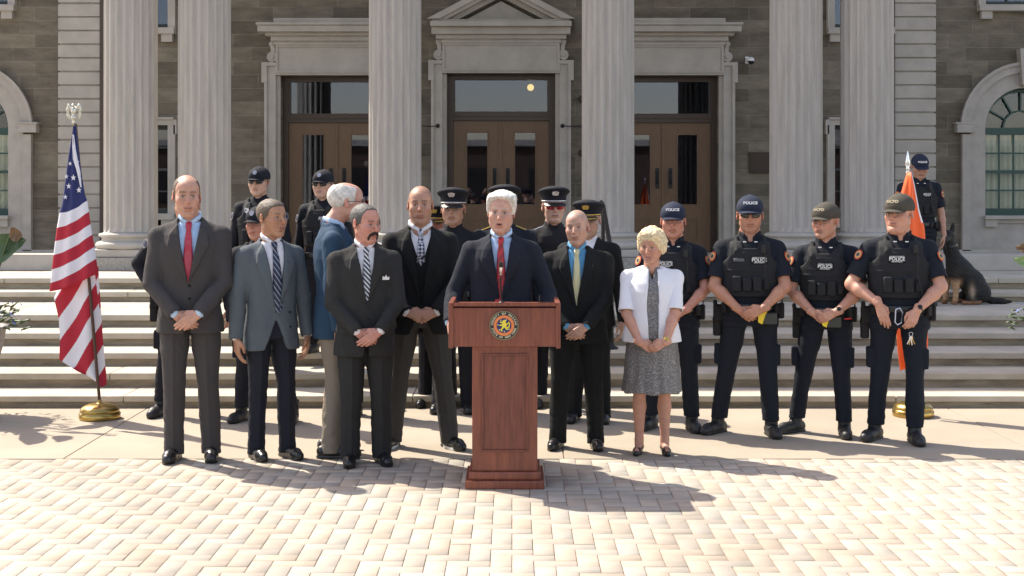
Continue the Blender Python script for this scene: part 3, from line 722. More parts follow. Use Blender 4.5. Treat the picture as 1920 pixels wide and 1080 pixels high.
    c = mixc(c, sk*.6, ag*.6*np.exp(-((np.abs(x)-.026-.25*np.abs(z+.035))/.0035)**2)*(z < -.025)*(z > -.065)*(y < -.06))
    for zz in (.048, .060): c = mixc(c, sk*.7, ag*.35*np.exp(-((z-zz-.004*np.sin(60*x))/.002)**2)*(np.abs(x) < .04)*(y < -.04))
    return V, Q, np.clip(c, 0, 1)
HAIRL = {'short': ([-.10, -.066, -.050, -.040, -.012, .02, .05, .10], [.082, .068, .045, -.005, -.008, -.012, -.045, -.075]),
         'recede': ([-.10, -.05, -.042, -.036, -.012, .02, .05, .10], [.12, .092, .050, -.006, -.010, -.015, -.05, -.078]),
         'full': ([-.12, -.086, -.068, -.046, -.030, -.012, .02, .05, .12], [.100, .094, .072, .020, -.012, -.012, -.012, -.05, -.085])}
def hair_mesh(p, h):
    st_ = p['style']; V = Q = None; th = p.get('vol', .009)
    f = Field((-.12, -.13, -.12), (.12, .14, .17), h)
    if st_ == 'woman':
        f.ell((0, .020, .040), (.100, .108, .098), 0); f.ell((0, -.045, .085), (.075, .05, .042), .03)
        for s in (-1, 1): f.ell((s*.082, .0, -.005), (.026, .05, .055), .03)
        f.ell((0, .085, -.03), (.07, .035, .06), .03)
        f.ell((0, -.095, -.015), (.060, .05, .073), .012, 's'); f.ell((0, -.05, -.08), (.075, .07, .06), .01, 's')
    else:
        key = 'recede' if st_ in ('sides', 'recede') else st_
        xs_, ys_ = HAIRL[key]
        f.ell((0, .016, .036), (.0765+th, .097+th*1.1, .082+th), 0); f.ell((0, -.03, .045), (.064+th*.8, .063+th*.6, .055+th*.9), .02)
        if st_ == 'full':
            f.ell((0, -.050, .082), (.058, .038, .024), .03); f.ell((.01, .0, .095), (.066, .07, .030), .03)
            for s in (-1, 1): f.ell((s*.078, .005, .03), (.012, .06, .045), .02)
        def cut(x, y, z): return np.interp(y, xs_, ys_).astype(np.float32)+.25*np.abs(x)*(y < -.03)*.3-z+0*x
        f.F = np.maximum(f.F, cut(f.ax[0][:, None, None], f.ax[1][None, :, None], f.ax[2][None, None, :]))
        for s in (-1, 1): f.ell((s*.086, .010, -.006), (.016, .020, .030), .004, 's')
        if st_ == 'sides': f.ell((0, -.02, .128), (.060, .105, .075), .008, 's')
    V, Q = f.mesh(1); N = normals(V, Q)
    a = .0065 if st_ == 'woman' else (.0018 if st_ == 'full' else .0012)
    fr = 62 if st_ == 'woman' else 110
    Vs = V*np.array([1.0, .45, .45], np.float32) if st_ != 'woman' else V
    V = V+N*(a*wob(Vs, fr, p['seed'])+a*.5*wob(Vs, fr*2.6, p['seed']+2))[:, None]
    c = np.tile(np.array(p['hair'], np.float32), (len(V), 1)); c *= (1+.28*wob(Vs, 220, 3)+.18*wob(Vs, 80, 1))[:, None]
    return V, Q, np.clip(c, 0, 1)

# ---------------------------------------------------------------- hands
def hand_field(W, fd, pn, side, curl=(.35, .5, .4), spread=.0, sc_=1., thumb=.5, h=.0032, ext=.10):
    """W wrist, fd finger direction, pn palm normal (towards which fingers close), side: which way the thumb leaves (+1/-1 along cross(fd,pn))"""
    W = np.asarray(W, np.float32); u = unit(fd); n = unit(np.asarray(pn)-u*np.dot(u, pn)); t = np.cross(u, n)*side
    f = Field(W-.17*sc_-0*u, W+.17*sc_, h)
    P_ = lambda a, b, c: W+(a*u+b*t+c*n)*sc_
    f.cone(P_(-ext, 0, 0), P_(.0, 0, 0), .034*sc_, .027*sc_, .01, flat=(n, .80))
    offs = (.028, .0095, -.009, -.027); kl = (.088, .092, .087, .079); ln = (.96, 1.08, 1.0, .80)
    for o in offs: f.cone(P_(.012, o*.55, 0), P_(kl[offs.index(o)], o, 0), .0145*sc_, .0115*sc_, .012)
    f.ell(P_(.045, .02, .012), np.array([.022, .022, .018])*sc_, .015)
    for i, o in enumerate(offs):
        p = P_(kl[i], o, 0); a = 0.; r = (.0098, .0088, .0082, .0072)
        d0 = unit(u+t*spread*o*12)
        for j, (L_, cu) in enumerate(zip((.044, .027, .022), curl)):
            a += cu*(1+.12*i); d = d0*math.cos(a)+n*math.sin(a); q = p+d*L_*ln[i]*sc_
            f.cone(p, q, r[j]*sc_, r[j+1]*sc_, .003); p = q
    a0 = P_(.018, .024, .006); a1 = P_(.046, .046, .012+.014*thumb); a2 = P_(.075, .050-.012*thumb, .018+.022*thumb); a3 = P_(.098, .044-.02*thumb, .022+.030*thumb)
    f.chain([a0, a1, a2, a3], [.015*sc_, .0125*sc_, .0108*sc_, .0088*sc_], .006)
    return f
def hand_color(V, Q, skin, seed):
    c = np.tile(np.array(skin, np.float32), (len(V), 1)); c *= (1+.08*wob(V, 70, seed)+.05*wob(V, 200, seed))[:, None]
    return np.clip(mixc(c, (skin[0], skin[1]*.75, skin[2]*.72), .3*sm01(wob(V, 110, seed+1))), 0, 1)

# ---------------------------------------------------------------- bodies and clothes (nominal height 1.8 m, facing -y)
TZ = np.array([.74, .82, .90, .98, 1.06, 1.14, 1.22, 1.30, 1.37, 1.43, 1.475, 1.51, 1.55])
TA = np.array([.203, .198, .190, .178, .170, .172, .181, .190, .188, .160, .112, .078, .062])
TB = np.array([.135, .134, .130, .122, .114, .116, .122, .126, .122, .108, .086, .070, .060])
TY = np.array([.0, .0, .0, .0, .0, .0, .0, .002, .004, .008, .010, .010, .010])
class Torso:
    def __init__(s, w=1., d=1., belly=0., zt=None, a=None, b=None):
        s.z = TZ; s.a = (TA if a is None else a)*w; bl = belly*np.exp(-((TZ-1.06)/.14)**2)
        s.b = (TB if b is None else b)*d+bl*.5; s.y = TY-bl*.5
        s.a = s.a+bl*.35; s.n = 2.35
    def at(s, z): return np.interp(z, s.z, s.a), np.interp(z, s.z, s.b), np.interp(z, s.z, s.y)
    def fn(s, off=0., z0=.74, z1=1.56):
        def fn(x, y, z):
            zz = z[0, 0] if z.ndim == 3 else z
            a, b, c = (np.interp(zz, s.z, q).astype(np.float32)[None, None, :] for q in (s.a, s.b, s.y))
            a = a+off; b = b+off; q = ((np.abs(x)/a)**s.n+(np.abs(y-c)/b)**s.n)**(1/s.n)
            d = (q-1)*np.minimum(a, b)
            return np.maximum(d, np.maximum(z0-z, z-z1))
        return fn
    def put(s, f, off=0., z0=.74, z1=1.56, k=.02):
        m = float(s.a.max())+off+.01; return f.put((-m, -.3, z0), (m, .26, z1), s.fn(off, z0, z1), k)
    def front(s, x, z, off=0.):
        a, b, c = s.at(z); t = np.clip(1-(np.abs(x)/(a+off))**s.n, .02, 1)**(1/s.n); return c-(b+off)*t
def patch(T, xs, zs, off, th=.003):
    """closed grid conforming to the torso front; xs(i,j), zs(i,j) arrays"""
    y = T.front(xs, zs, off); A = np.stack([xs, y, zs], -1); B = np.stack([xs, y+th*2, zs], -1)
    r, c = xs.shape; V = np.concatenate([A.reshape(-1, 3), B.reshape(-1, 3)]); n = r*c; Q = []
    for i in range(r-1):
        for j in range(c-1):
            a = i*c+j; Q.append((a, a+1, a+c+1, a+c)); Q.append((n+a, n+a+c, n+a+c+1, n+a+1))
    def wall(a, b): Q.append((b, a, n+a, n+b))
    for j in range(c-1): wall(j, j+1); wall((r-1)*c+j+1, (r-1)*c+j)
    for i in range(r-1): wall((i+1)*c, i*c); wall(i*c+c-1, (i+1)*c+c-1)
    return V, np.array(Q)
def rectpatch(T, x0, x1, z0, z1, off, th=.003, nx=6, nz=5):
    xs, zs = np.meshgrid(np.linspace(x0, x1, nx), np.linspace(z1, z0, nz)); return patch(T, xs, zs, off, th)
def ik(S, W, pole, l1, l2):
    S, W = np.asarray(S, float), np.asarray(W, float); d = W-S; L = np.linalg.norm(d); L = min(L, (l1+l2)*.995); u = unit(d)
    a = (l1*l1-l2*l2+L*L)/(2*L); hgt = math.sqrt(max(l1*l1-a*a, 0)); p = np.asarray(pole, float); p = unit(p-u*np.dot(p, u))
    return S+u*a+p*hgt, S+u*L
def tri(x, z, pts):
    """2-D signed distance-ish to a convex polygon (counter-clockwise in x,z)"""
    d = None
    for i in range(len(pts)):
        (x0, z0), (x1, z1) = pts[i], pts[(i+1) % len(pts)]; L_ = math.hypot(x1-x0, z1-z0); nx, nz = (z1-z0)/L_, -(x1-x0)/L_
        e = (x-x0)*nx+(z-z0)*nz; d = e if d is None else np.maximum(d, e)
    return d
def prism_fn(pts, ymax, extra=None):
    def fn(x, y, z):
        d = np.maximum(tri(x, z, pts), y-ymax); return d if extra is None else np.maximum(d, extra(x, y, z))
    return fn
ARMS = {
 'hi_top': ((.095, -.225, .985), (1, .35, -.15), (-.86, -.10, -.42), (-.1, 1, -.15), 'in', (.35, .55, .4)),
 'hi_under': ((.095, -.185, .975), (1, .35, -.15), (-.80, .0, -.55), (.1, 1, .1), 'in', (.4, .7, .5)),  # wrist (x,y,z), pole, finger dir, palm normal, thumb side, curl; for the screen-right arm; mirrored for the other
 'clasp_top': ((.080, -.215, .950), (1, .45, -.3), (-.80, -.12, -.58), (-.1, 1, -.15), 'in', (.30, .45, .35)),
 'clasp_under': ((.080, -.175, .945), (1, .45, -.3), (-.78, .0, -.62), (.1, 1, .1), 'in', (.35, .6, .5)),
 'laced': ((.105, -.225, .955), (1, .45, -.3), (-.93, -.2, -.30), (.0, 1, -.3), 'up', (.45, .7, .4)),
 'down': ((.270, -.03, .845), (.6, .9, 0), (-.04, -.10, -1), (-1, .15, 0), 'front', (.30, .35, .3)),
 'down_back': ((.275, .05, .855), (.6, .9, 0), (-.04, -.10, -1), (-1, .15, 0), 'front', (.3, .4, .3)),
 'belt': ((.235, -.13, 1.0), (1, .7, .1), (-.75, -.35, -.55), (.0, .8, -.5), 'in', (.5, .6, .5)),
 'hip': ((.23, .02, 1.0), (1, .6, .1), (-.3, -.9, -.2), (-.9, .2, -.1), 'in', (.4, .5, .4)),
 'back': ((.10, .19, .98), (1, .5, 0), (-.8, .1, -.5), (0, -1, 0), 'in', (.4, .5, .4)),
 'podium': ((.305, -.22, .965), (.35, .9, -.2), (-.10, -.75, -.35), (-1, .0, -.25), 'in', (.5, .7, .5)),
}
SKIN = lambda: mat('skin', (.5, .3, .22), .48, attr=True, noise=.10, nscale=90, bump=.25, bscale=220)
# ---------------------------------------------------------------- materials for clothes
def cloth(name, col, rough=.85, n=.10, sheen=.0, bump=.35): return mat(name, col, rough, spec=.25, noise=n, nscale=300, bump=bump, bscale=500, sheen=sheen)
LEATHER = mat('black_leather', (.012, .012, .013), .3, noise=.1, nscale=40, bump=.1, bscale=120)
BOOT = mat('boot_leather', (.016, .016, .017), .5, noise=.2, nscale=30, bump=.2, bscale=90)
NAVY = cloth('navy_uniform', (.009, .012, .020), .8)
NAVY2 = cloth('dark_uniform', (.011, .012, .018), .8)
VESTM = cloth('vest_nylon', (.017, .018, .021), .75)
POUCH = cloth('pouch_nylon', (.010, .010, .011), .6)
WHITEC = cloth('white_cotton', (.74, .74, .78), .8, n=.02, bump=.1)
BLUEC = cloth('pale_blue_cotton', (.42, .58, .80), .8, n=.02, bump=.1)
PRINT = mat('white_print', (.72, .72, .70), .7)
LENS = mat('black_lens', (.006, .006, .007), .06, spec=.8)
REDLENS = mat('red_lens', (.35, .01, .03), .08, spec=.9, metal=.3)
YEL = mat('yellow_plastic', (.75, .55, .02), .4)
ORG = mat('orange_emblem', (.50, .085, .05), .7)
EYEB = None
def tmesh(name, V, Q, m, parent, k, R=None, c=None, col=None, smooth=True):
    V = np.asarray(V, np.float64)
    if R is not None: V = V@np.asarray(R).T+np.asarray(c)
    return mesh_np(name, V*k, Q, m, parent, smooth, col)
def folds(V, N, pts, amp=.005, seed=1., base=.0025):
    """pts: list of (centre, direction, radius, wavelength, strength)"""
    d = base*wob(V*np.array([1, 1, .45]), 20, seed)+base*.35*wob(V*np.array([1, 1, .6]), 55, seed+4)
    for c, u, r, wl, st_ in pts:
        q = V-np.asarray(c); w = np.exp(-(q**2).sum(1)/(r*r)); t = q@unit(u)
        ph = t*2*PI/(wl*1.6)+3.4*wob(V, 13, seed+2+r*7); d = d+amp*.62*st_*w*(.45*np.sin(ph)+.75*(.45-np.abs(np.sin(ph*.5+1.))**.8))*(.6+.5*wob(V, 9, seed+5))
    return V+N*d[:, None]
def fold_mesh(f, pts, amp=.005, seed=1., base=.0025):
    V, Q = f.mesh(1); N = normals(V, Q); return folds(V, N, pts, amp, seed, base), Q
def mk_disc(r0, r1, n=20, th=.003, star=0):
    v = []; 
    for y in (-th, 0):
        for k in range(n): a = 2*PI*k/n; v.append((r0*math.cos(a), y, r1*math.sin(a)))
    f = [tuple(range(n)), tuple(range(2*n-1, n-1, -1))]+[(i, n+i, n+(i+1) % n, (i+1) % n) for i in range(n)]
    return v, f
def rot_to(nrm):
    """matrix taking -y to nrm, keeping z up"""
    n = unit(nrm); y = -n; z = unit(np.array([0, 0, 1.])-y*y[2]); x = np.cross(y, z); return np.stack([x, y, z], 1)

def person(label, px, s, top, zf=0., yaw=0., head=(0, 0, 0), outfit='suit', arms=('clasp_under', 'clasp_top'), stance=((-.12, 0, -8), (.12, 0, 8)),
           skin=(.46, .26, .18), w=1., d=1., belly=0., hd={}, hat=None, glasses=None, q=1., o={}, seed=None, group=None, hatz=.02, lean=0., headoff=(0, 0), xoff=0):
    global PSEED
    seed = px*.013 if seed is None else seed
    H = CH-(top-HY)/s-zf-(hatz if hat else 0); k = H/1.8
    root = empty('person', ((px-CX)/s, F/s, zf), math.radians(yaw)); tag(root, label, 'person', group)
    rs = random.Random(int(seed*1000)); hh = .0036*q; hj = .0062*q; hc = .011
    T = Torso(w, d, belly)
    # ---- joints
    SH = [np.array([-.186*w, .012, 1.412]), np.array([.186*w, .012, 1.412])]; EL_, WR, HD = [], [], []
    hands = []
    for i, sgn in enumerate((-1, 1)):
        a = arms[i]
        if isinstance(a, str): a = ARMS[a]
        W, pole, fd, pn, side, curl = a; mir = np.array([sgn, 1, 1.])
        Wp = np.array(W)*mir; Wp[1] -= belly*.9*(abs(W[0]) < .25)*(W[1] < 0); Wp[0] *= 1 if abs(W[0]) < .15 else w
        e, wv = ik(SH[i], Wp, np.array(pole)*mir, .298, .268); EL_.append(e); WR.append(wv)
        des = {'in': (0, -.3, 1), 'up': (0, 0, 1), 'front': (0, -1, 0)}[side]
        u, n = unit(np.array(fd)*mir), np.array(pn)*mir; t = np.cross(u, n); sd = 1 if np.dot(t, des) > 0 else -1
        hands.append((wv, u, n, sd, curl))
    HP = [np.array([-.092*w, .0, .90]), np.array([.092*w, .0, .90])]
    AN, KN, TOE = [], [], []
    for i, (fx, fy, ta) in enumerate(stance):
        an = np.array([fx, fy+.03, .085]); AN.append(an); KN.append((HP[i]+an)/2+np.array([0, -.025, .02])); a = math.radians(ta); TOE.append(np.array([math.sin(a), -math.cos(a), 0]))
    # ---- body: head, hands and the rest in one mesh
    p = dict(hd); p['skin'] = skin; p['seed'] = seed; R = rotz(math.radians(head[0]))@rotx(math.radians(head[1]))@roty(math.radians(head[2]))
    hcen = np.array([headoff[0], -.018+headoff[1], 1.672]); p['R'] = R; p['c'] = hcen
    hV, hQ, hC = head_mesh(p, hh); R = (R*HS)@np.diag([p.get('hw', .955), 1, 1]); parts = [(hV@R.T+hcen, hQ, hC)]
    short = outfit in ('short', 'woman')
    for wv, u, n, sd, curl in hands:
        if o.get('nohands'): break
        hf = hand_field(wv+u*.012, u, n, sd, curl, h=.0034*max(1, q*.95), sc_=1.0 if outfit != 'woman' else .9, spread=o.get('spread', .02), ext=.03)
        V, Q = hf.mesh(0); parts.append((V, Q, hand_color(V, Q, skin, seed)))
    if short:
        for i in (0, 1):
            f = Field(np.minimum(np.minimum(SH[i], EL_[i]), WR[i])-.07, np.maximum(np.maximum(SH[i], EL_[i]), WR[i])+.07, .006)
            fm = EL_[i]*.68+WR[i]*.32; ar = o.get('arm', 1.)
            f.chain([SH[i], EL_[i]], [.05*ar, .042*ar], .01); f.chain([EL_[i], fm, WR[i], WR[i]+hands[i][1]*.02], [.042*ar, .044*ar, .028, .026], .02)
            V, Q = f.mesh(1); parts.append((V, Q, hand_color(V, Q, skin, seed)))
    f = Field((-.5, -.35, 0), (.5, .3, 1.6), hc)
    T.put(f, -.030, .90, 1.47, 0)
    for i in (0, 1):
        r0 = 1. if outfit != 'woman' else .95
        f.chain([HP[i], KN[i]], [.078*r0, .052*r0], .02); f.chain([KN[i], KN[i]*.7+AN[i]*.3+np.array([0, .015, 0]), AN[i]], [.050, .052 if outfit != 'woman' else .050, .034], .02)
        if not short: f.chain([SH[i], EL_[i], WR[i]], [.045, .036, .024], .01)
        f.cone(AN[i]+np.array([0, .01, -.03]), AN[i]+TOE[i]*.12+np.array([0, 0, -.055]), .032, .022, .02)
    if outfit == 'woman':
        f = Field((-.3, -.3, 0), (.3, .2, .75), .006)
        for i in (0, 1):
            cf = KN[i]*.68+AN[i]*.32+np.array([0, .022, 0])
            f.chain([HP[i]*.5+KN[i]*.5, KN[i], cf, AN[i]+np.array([0, .005, .02]), AN[i]+np.array([0, .01, -.02])], [.066, .050, .053, .033, .034], .02)
            f.cone(AN[i]+np.array([0, .01, -.02]), AN[i]+TOE[i]*.15+np.array([0, 0, -.055]), .030, .022, .02)
    V, Q = f.mesh(1); parts.append((V, Q, hand_color(V, Q, np.array(skin)*(.92 if outfit == 'woman' else 1), seed)))
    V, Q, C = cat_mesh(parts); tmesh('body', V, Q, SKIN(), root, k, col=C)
    # ---- hair, hat, glasses, moustache
    if hd.get('style'):
        V, Q, C = hair_mesh({**hd, 'seed': seed}, hh*1.05)
        tmesh('hair', V, Q, mat('hair', (1, 1, 1), .62, attr=True, bump=.5, bscale=160, nstretch=(1, .35, .35)), root, k, R, hcen, C)
    if hd.get('moustache'):
        f = Field((-.06, -.15, -.13), (.06, -.03, -.02), .0028)
        for sg in (-1, 1): f.chain([(0, -.1055, -.048), (sg*.018, -.104, -.0515), (sg*.031, -.092, -.062), (sg*.036, -.084, -.082), (sg*.034, -.080, -.094)], [.0075, .0085, .0080, .0070, .0050], .006)
        V, Q = f.mesh(1); N = normals(V, Q); V = V+N*(.0012*wob(V*np.array([1, 1, .3]), 500))[:, None]
        tmesh('moustache', V, Q, mat('moustache_hair', (.014, .010, .008), .8, bump=.5, bscale=300), root, k, R, hcen)
    if glasses:
        m_ = MB()
        if glasses == 'clear':
            for sg in (-1, 1):
                m_.tube([(sg*.033+.024*math.cos(a), -.094, .0+.018*math.sin(a)) for a in [2*PI*i/14 for i in range(15)]], .0018, 6)
                m_.tube([(sg*.056, -.092, .006), (sg*.080, -.06, .008), (sg*.083, .015, .004), (sg*.082, .035, -.02)], .0019, 6)
            m_.tube([(-.010, -.098, .002), (0, -.102, .005), (.010, -.098, .002)], .002, 6)
            g_ = m_.build('eyeglasses', mat('dark_frame', (.03, .015, .01), .3), root)
        else:
            for sg in (-1, 1):
                f = Field((-.07, -.12, -.035), (.07, -.06, .035), .0032)
                f.ell((sg*.034, -.091, .0), (.031, .0135, .0215), 0, rot=rotz(sg*.30)); V, Q = f.mesh(0); m_.add(V, Q.tolist(), True, 0)
                m_.tube([(sg*.058, -.082, .008), (sg*.080, -.055, .009), (sg*.085, .015, .006)], .0024, 6, mi=1)
            m_.tube([(-.012, -.098, .007), (0, -.101, .009), (.012, -.098, .007)], .0026, 6, mi=1)
            g_ = m_.build('sunglasses', [REDLENS if glasses == 'red' else LENS, BLACKM], root)
        g_.matrix_local = Matrix.Scale(k, 4)@Matrix.Translation(Vector(hcen))@Matrix(R.tolist()).to_4x4()
    if hat:
        def hatpart(name, V, Q, m_, smooth=True): return tmesh(name, V, Q, m_, root if name in ('cap', 'peaked_cap') else hatroot, k, R, hcen, smooth=smooth)
        kind, hcol, logo = hat
        f = Field((-.17, -.21, .0), (.17, .17, .19), .0042*q)
        if kind == 'cap':
            f.ell((0, .012, .048), (.0865, .109, .091), 0); f.ell((0, -.042, .050), (.074, .066, .062), .02)
            fc = lambda x, y, z: .020-.03*y-z
            f.F = np.maximum(f.F, fc(f.ax[0][:, None, None], f.ax[1][None, :, None], f.ax[2][None, None, :]))
            def br(x, y, z):
                zz = z-(.031+.20*(y+.08)-3.4*x*x); r = np.sqrt((x/.074)**2+((y+.080)/.083)**2)-1
                return np.maximum(np.maximum(np.abs(zz)-.0032, r*.06), y+.05)
            f.put((-.08, -.17, -.01), (.08, -.05, .06), br, .004)
            f.ell((0, .014, .140), (.008, .008, .005), .002)
            V, Q = f.mesh(1); hatroot = None; hatroot = hatpart('cap', V, Q, hcol)
            if logo:
                lc = logo[1]
                if logo[0] == 'round': v, fc_ = mk_disc(.018, .020, 18, .003); v = [(x, y, z) for x, y, z in v]
                else:
                    v, fc_ = text_geo(logo[0], .026 if len(logo[0]) < 5 else .025, .0012, bold=.0012); v = [(x*1.1, -z, y) for x, y, z in v]
                vv = [(x, -.1035+.10*(abs(x)**2)*60*.1+y+.25*(z), z+.083) for x, y, z in v]
                vv = [(x, y+ .0, z) for x, y, z in vv]
                m_ = MB(); m_.add([R@np.array(p_)+hcen for p_ in vv], fc_); b_ = m_.build('cap_emblem', lc, hatroot); b_.scale = (k,)*3
                if logo[0] != 'round':
                    v, fc_ = text_geo('NCPD', .014, .001); vv = [(x, -.0985+.25*y-z, y+.062) for x, y, z in v]
        else:
            up = rotx(math.radians(-9))
            f.ell((0, .012, .062), (.089, .108, .050), 0)
            def bd(x, y, z): return np.maximum((np.sqrt((x/.089)**2+((y-.012)/.108)**2)-1)*.089, np.abs(z-.062-.10*y*-1*.4)-.026)
            f.put((-.09, -.10, .03), (.09, .125, .1), bd, .003)
            f.ell((0, .004, .116), (.114, .128, .031), .02, rot=up); f.ell((0, -.055, .122), (.078, .062, .036), .02, rot=up)
            f.F = np.maximum(f.F, (.036-.02*f.ax[1][None, :, None])-f.ax[2][None, None, :]+0*f.ax[0][:, None, None])
            V, Q = f.mesh(1); hatroot = None; hatroot = hatpart('peaked_cap', V, Q, hcol)
            f = Field((-.09, -.19, -.02), (.09, -.04, .08), .0036*q)
            def br(x, y, z):
                zz = z-(.038+.55*(y+.09)-4.5*x*x); r = np.sqrt((x/.080)**2+((y+.078)/.066)**2)-1
                return np.maximum(np.maximum(np.abs(zz)-.003, r*.05), y+.062)
            f.put((-.085, -.15, -.02), (.085, -.05, .07), br, 0); V, Q = f.mesh(0); hatpart('visor', V, Q, LEATHER if logo[1] is SILVER else mat('braided_visor', (.05, .04, .02), .35))
            m_ = MB(); pts = [(.0905*math.sin(a), .012-.110*math.cos(a), .047+.0*a) for a in np.linspace(-1.3, 1.3, 13)]
            m_.tube([R@np.array(p_)+hcen for p_ in pts], .0050, 6)
            if logo[1] is GOLD:
                for sg in (-1, 1):
                    for t in (.2, .42, .64): m_.tube([R@np.array((sg*.078*t, -.079-.058*math.cos(t*1.5)-.004, .038+.55*(-.058*math.cos(t*1.5)+.005)-4.5*(.078*t)**2+.006)) +hcen, R@np.array((sg*(.078*t+.02), -.079-.052*math.cos(t*1.5+.4), .043+.55*(-.052*math.cos(t*1.5+.4)+.01)-4.5*(.078*t+.02)**2))+hcen], .0045, 5)
            b_ = m_.build('hat_band_cord', logo[1], hatroot); b_.scale = (k,)*3
            m_ = MB(); sh = [(a_*1.35, b_*1.3) for a_, b_ in [(-.013, -.022), (.013, -.022), (.019, -.006), (.013, .006), (.021, .022), (.008, .017), (0, .026), (-.008, .017), (-.021, .022), (-.013, .006), (-.019, -.006)]]
            m_.prism(sh, -.006, 0); m_.prism([(x*.5, z*.5) for x, z in sh], -.009, -.0061)
            vv = [R@np.array((x, -.116+y-.12*z, .116+z))+hcen for x, y, z in m_.v]; m_.v = [tuple(v_) for v_ in vv]
            b_ = m_.build('cap_badge', logo[1], hatroot); b_.scale = (k,)*3
    # ---- legs
    KP = [(KN[i]+np.array([0, .03, -.02]), (.1, .3, 1), .13, .055, .8) for i in (0, 1)]+[(AN[i]+np.array([0, 0, .07]), (.15, .1, 1), .14, .048, 1.5) for i in (0, 1)]+[(HP[i]+np.array([0, -.08, -.03]), (-.5*(-1)**i, 0, 1), .12, .05, .6) for i in (0, 1)]
    tm = o.get('tm')
    if tm:
        f = Field((-.45, -.3, 0), (.45, .3, 1.05), hj)
        T.put(f, -.010, .835, 1.045, 0); tw = o.get('tw', 1.)
        def pel(x, y, z): return 0
        for i in (0, 1):
            f.chain([HP[i]+np.array([0, .0, .02]), (HP[i]+KN[i])/2], [.098*w**.5*tw, .086*tw], .022)
            f.chain([(HP[i]+KN[i])/2, KN[i]], [.084*tw, .068*tw], .01)
            f.chain([KN[i], AN[i]*.55+KN[i]*.45, AN[i]+np.array([0, -.01, -.045])], [.068*tw, .064*tw, .062*tw], .01)
            if o.get('cargo'): f.box(KN[i]+np.array([(-1)**(i+1)*.075, .01, .10]), (.022, .055, .075), .012, .01)
        if o.get('boots'): zc = .115
        else: zc = .035
        f.F = np.maximum(f.F, zc-f.ax[2][None, None, :]+0*f.F)
        V, Q = fold_mesh(f, KP, .0115*o.get('tf', 1), seed, .0050)
        if not o.get('boots'):
            N = normals(V, Q); zz = V[:, 2]
            for i in (0, 1):
                lx_ = np.interp(zz, [AN[i][2], KN[i][2], HP[i][2]], [AN[i][0], KN[i][0], HP[i][0]*1.05]); w_ = np.exp(-((V[:, 0]-lx_)/.010)**2)*(N[:, 1] < -.35)*sm01((.95-zz)/.1); V = V+N*(w_*.008)[:, None]
        tmesh('trousers', V, Q, tm, root, k)
    for i in (0, 1):
        f = Field(np.array([stance[i][0]-.16, stance[i][1]-.26, 0]), np.array([stance[i][0]+.16, stance[i][1]+.16, .26]), .0055*q)
        t = TOE[i]; a = AN[i]; n_ = np.array([0, 0, 1.])
        z = lambda v, zz: np.array([v[0], v[1], zz])
        if outfit == 'woman':
            f.chain([z(a-t*.035, .045), z(a+t*.02, .035), z(a+t*.10, .026), z(a+t*.165, .020)], [.036, .034, .037, .024], .01, flat=None)
            f.ell(z(a+t*.045, .075), (.029, .06, .045), .006, 's', rot=rotz(math.atan2(t[0], -t[1])))
        else:
            b_ = 1.1 if o.get('boots') else 1.
            f.chain([z(a-t*.045, .045), z(a+t*.03, .045), z(a+t*.13, .038), z(a+t*.175, .032)], [.042*b_, .042*b_, .043*b_, .034*b_], .01)
            f.cone(z(a, .06), z(a-t*.005, .17 if o.get('boots') else .10), .044*b_, .052 if o.get('boots') else .040, .02)
            f.chain([z(a-t*.05, .010), z(a+t*.06, .010), z(a+t*.15, .010)], [.041*b_, .040*b_, .043*b_], .004, flat=(n_, .35))
        f.F = np.maximum(f.F, .001-f.ax[2][None, None, :]+0*f.F)
        if outfit == 'woman': pass
        else:
            if o.get('boots'): f.F = np.maximum(f.F, f.ax[2][None, None, :]-.19+0*f.F)
        V, Q = f.mesh(1); sh = tmesh('shoe', V, Q, o.get('shoe', LEATHER), root, k)
        if o.get('sneaker'):
            v = []; n2 = 30
            for zz in (.002, .020):
                for j in range(n2):
                    an_ = 2*PI*j/n2; e = a+t*(.06+.133*math.cos(an_))+np.cross(n_, t)*(.048*math.sin(an_)); v.append((e[0]*k, e[1]*k, zz*k))
            m_ = MB(); m_.add(v, [(j, (j+1) % n2, n2+(j+1) % n2, n2+j) for j in range(n2)], True); m_.add(v[n2:], [tuple(range(n2))]); m_.build('sole', PRINT, sh)
    EP = []
    for i in (0, 1):
        ad = unit(WR[i]-SH[i]); EP += [(EL_[i], ad, .10, .045, 1.), (WR[i]*.8+EL_[i]*.2, ad, .07, .04, .6), (SH[i]+np.array([0, -.03, -.08]), (.5*(-1)**i, 0, .8), .10, .06, .45)]
    def sleeves(f, ru=.067, re=.056, rw=.045, end=1., kk=.012, upto=None):
        for i in (0, 1):
            f.cone(SH[i]*.30+np.array([0, .012, 1.505])*.70, SH[i], .044, ru-.006, .03)
            f.cone(SH[i], EL_[i], ru, re, kk+.008)
            if upto is None: f.cone(EL_[i], EL_[i]+(WR[i]-EL_[i])*end, re, rw, kk)
    ex = lambda off: (np.minimum(np.minimum(EL_[0], EL_[1]), np.minimum(WR[0], WR[1]))-off, np.maximum(np.maximum(EL_[0], EL_[1]), np.maximum(WR[0], WR[1]))+off)
    lo, hi = ex(.09); lo = np.minimum(lo, (-.30*w, -.25, .74)); hi = np.maximum(hi, (.30*w, .22, 1.60))
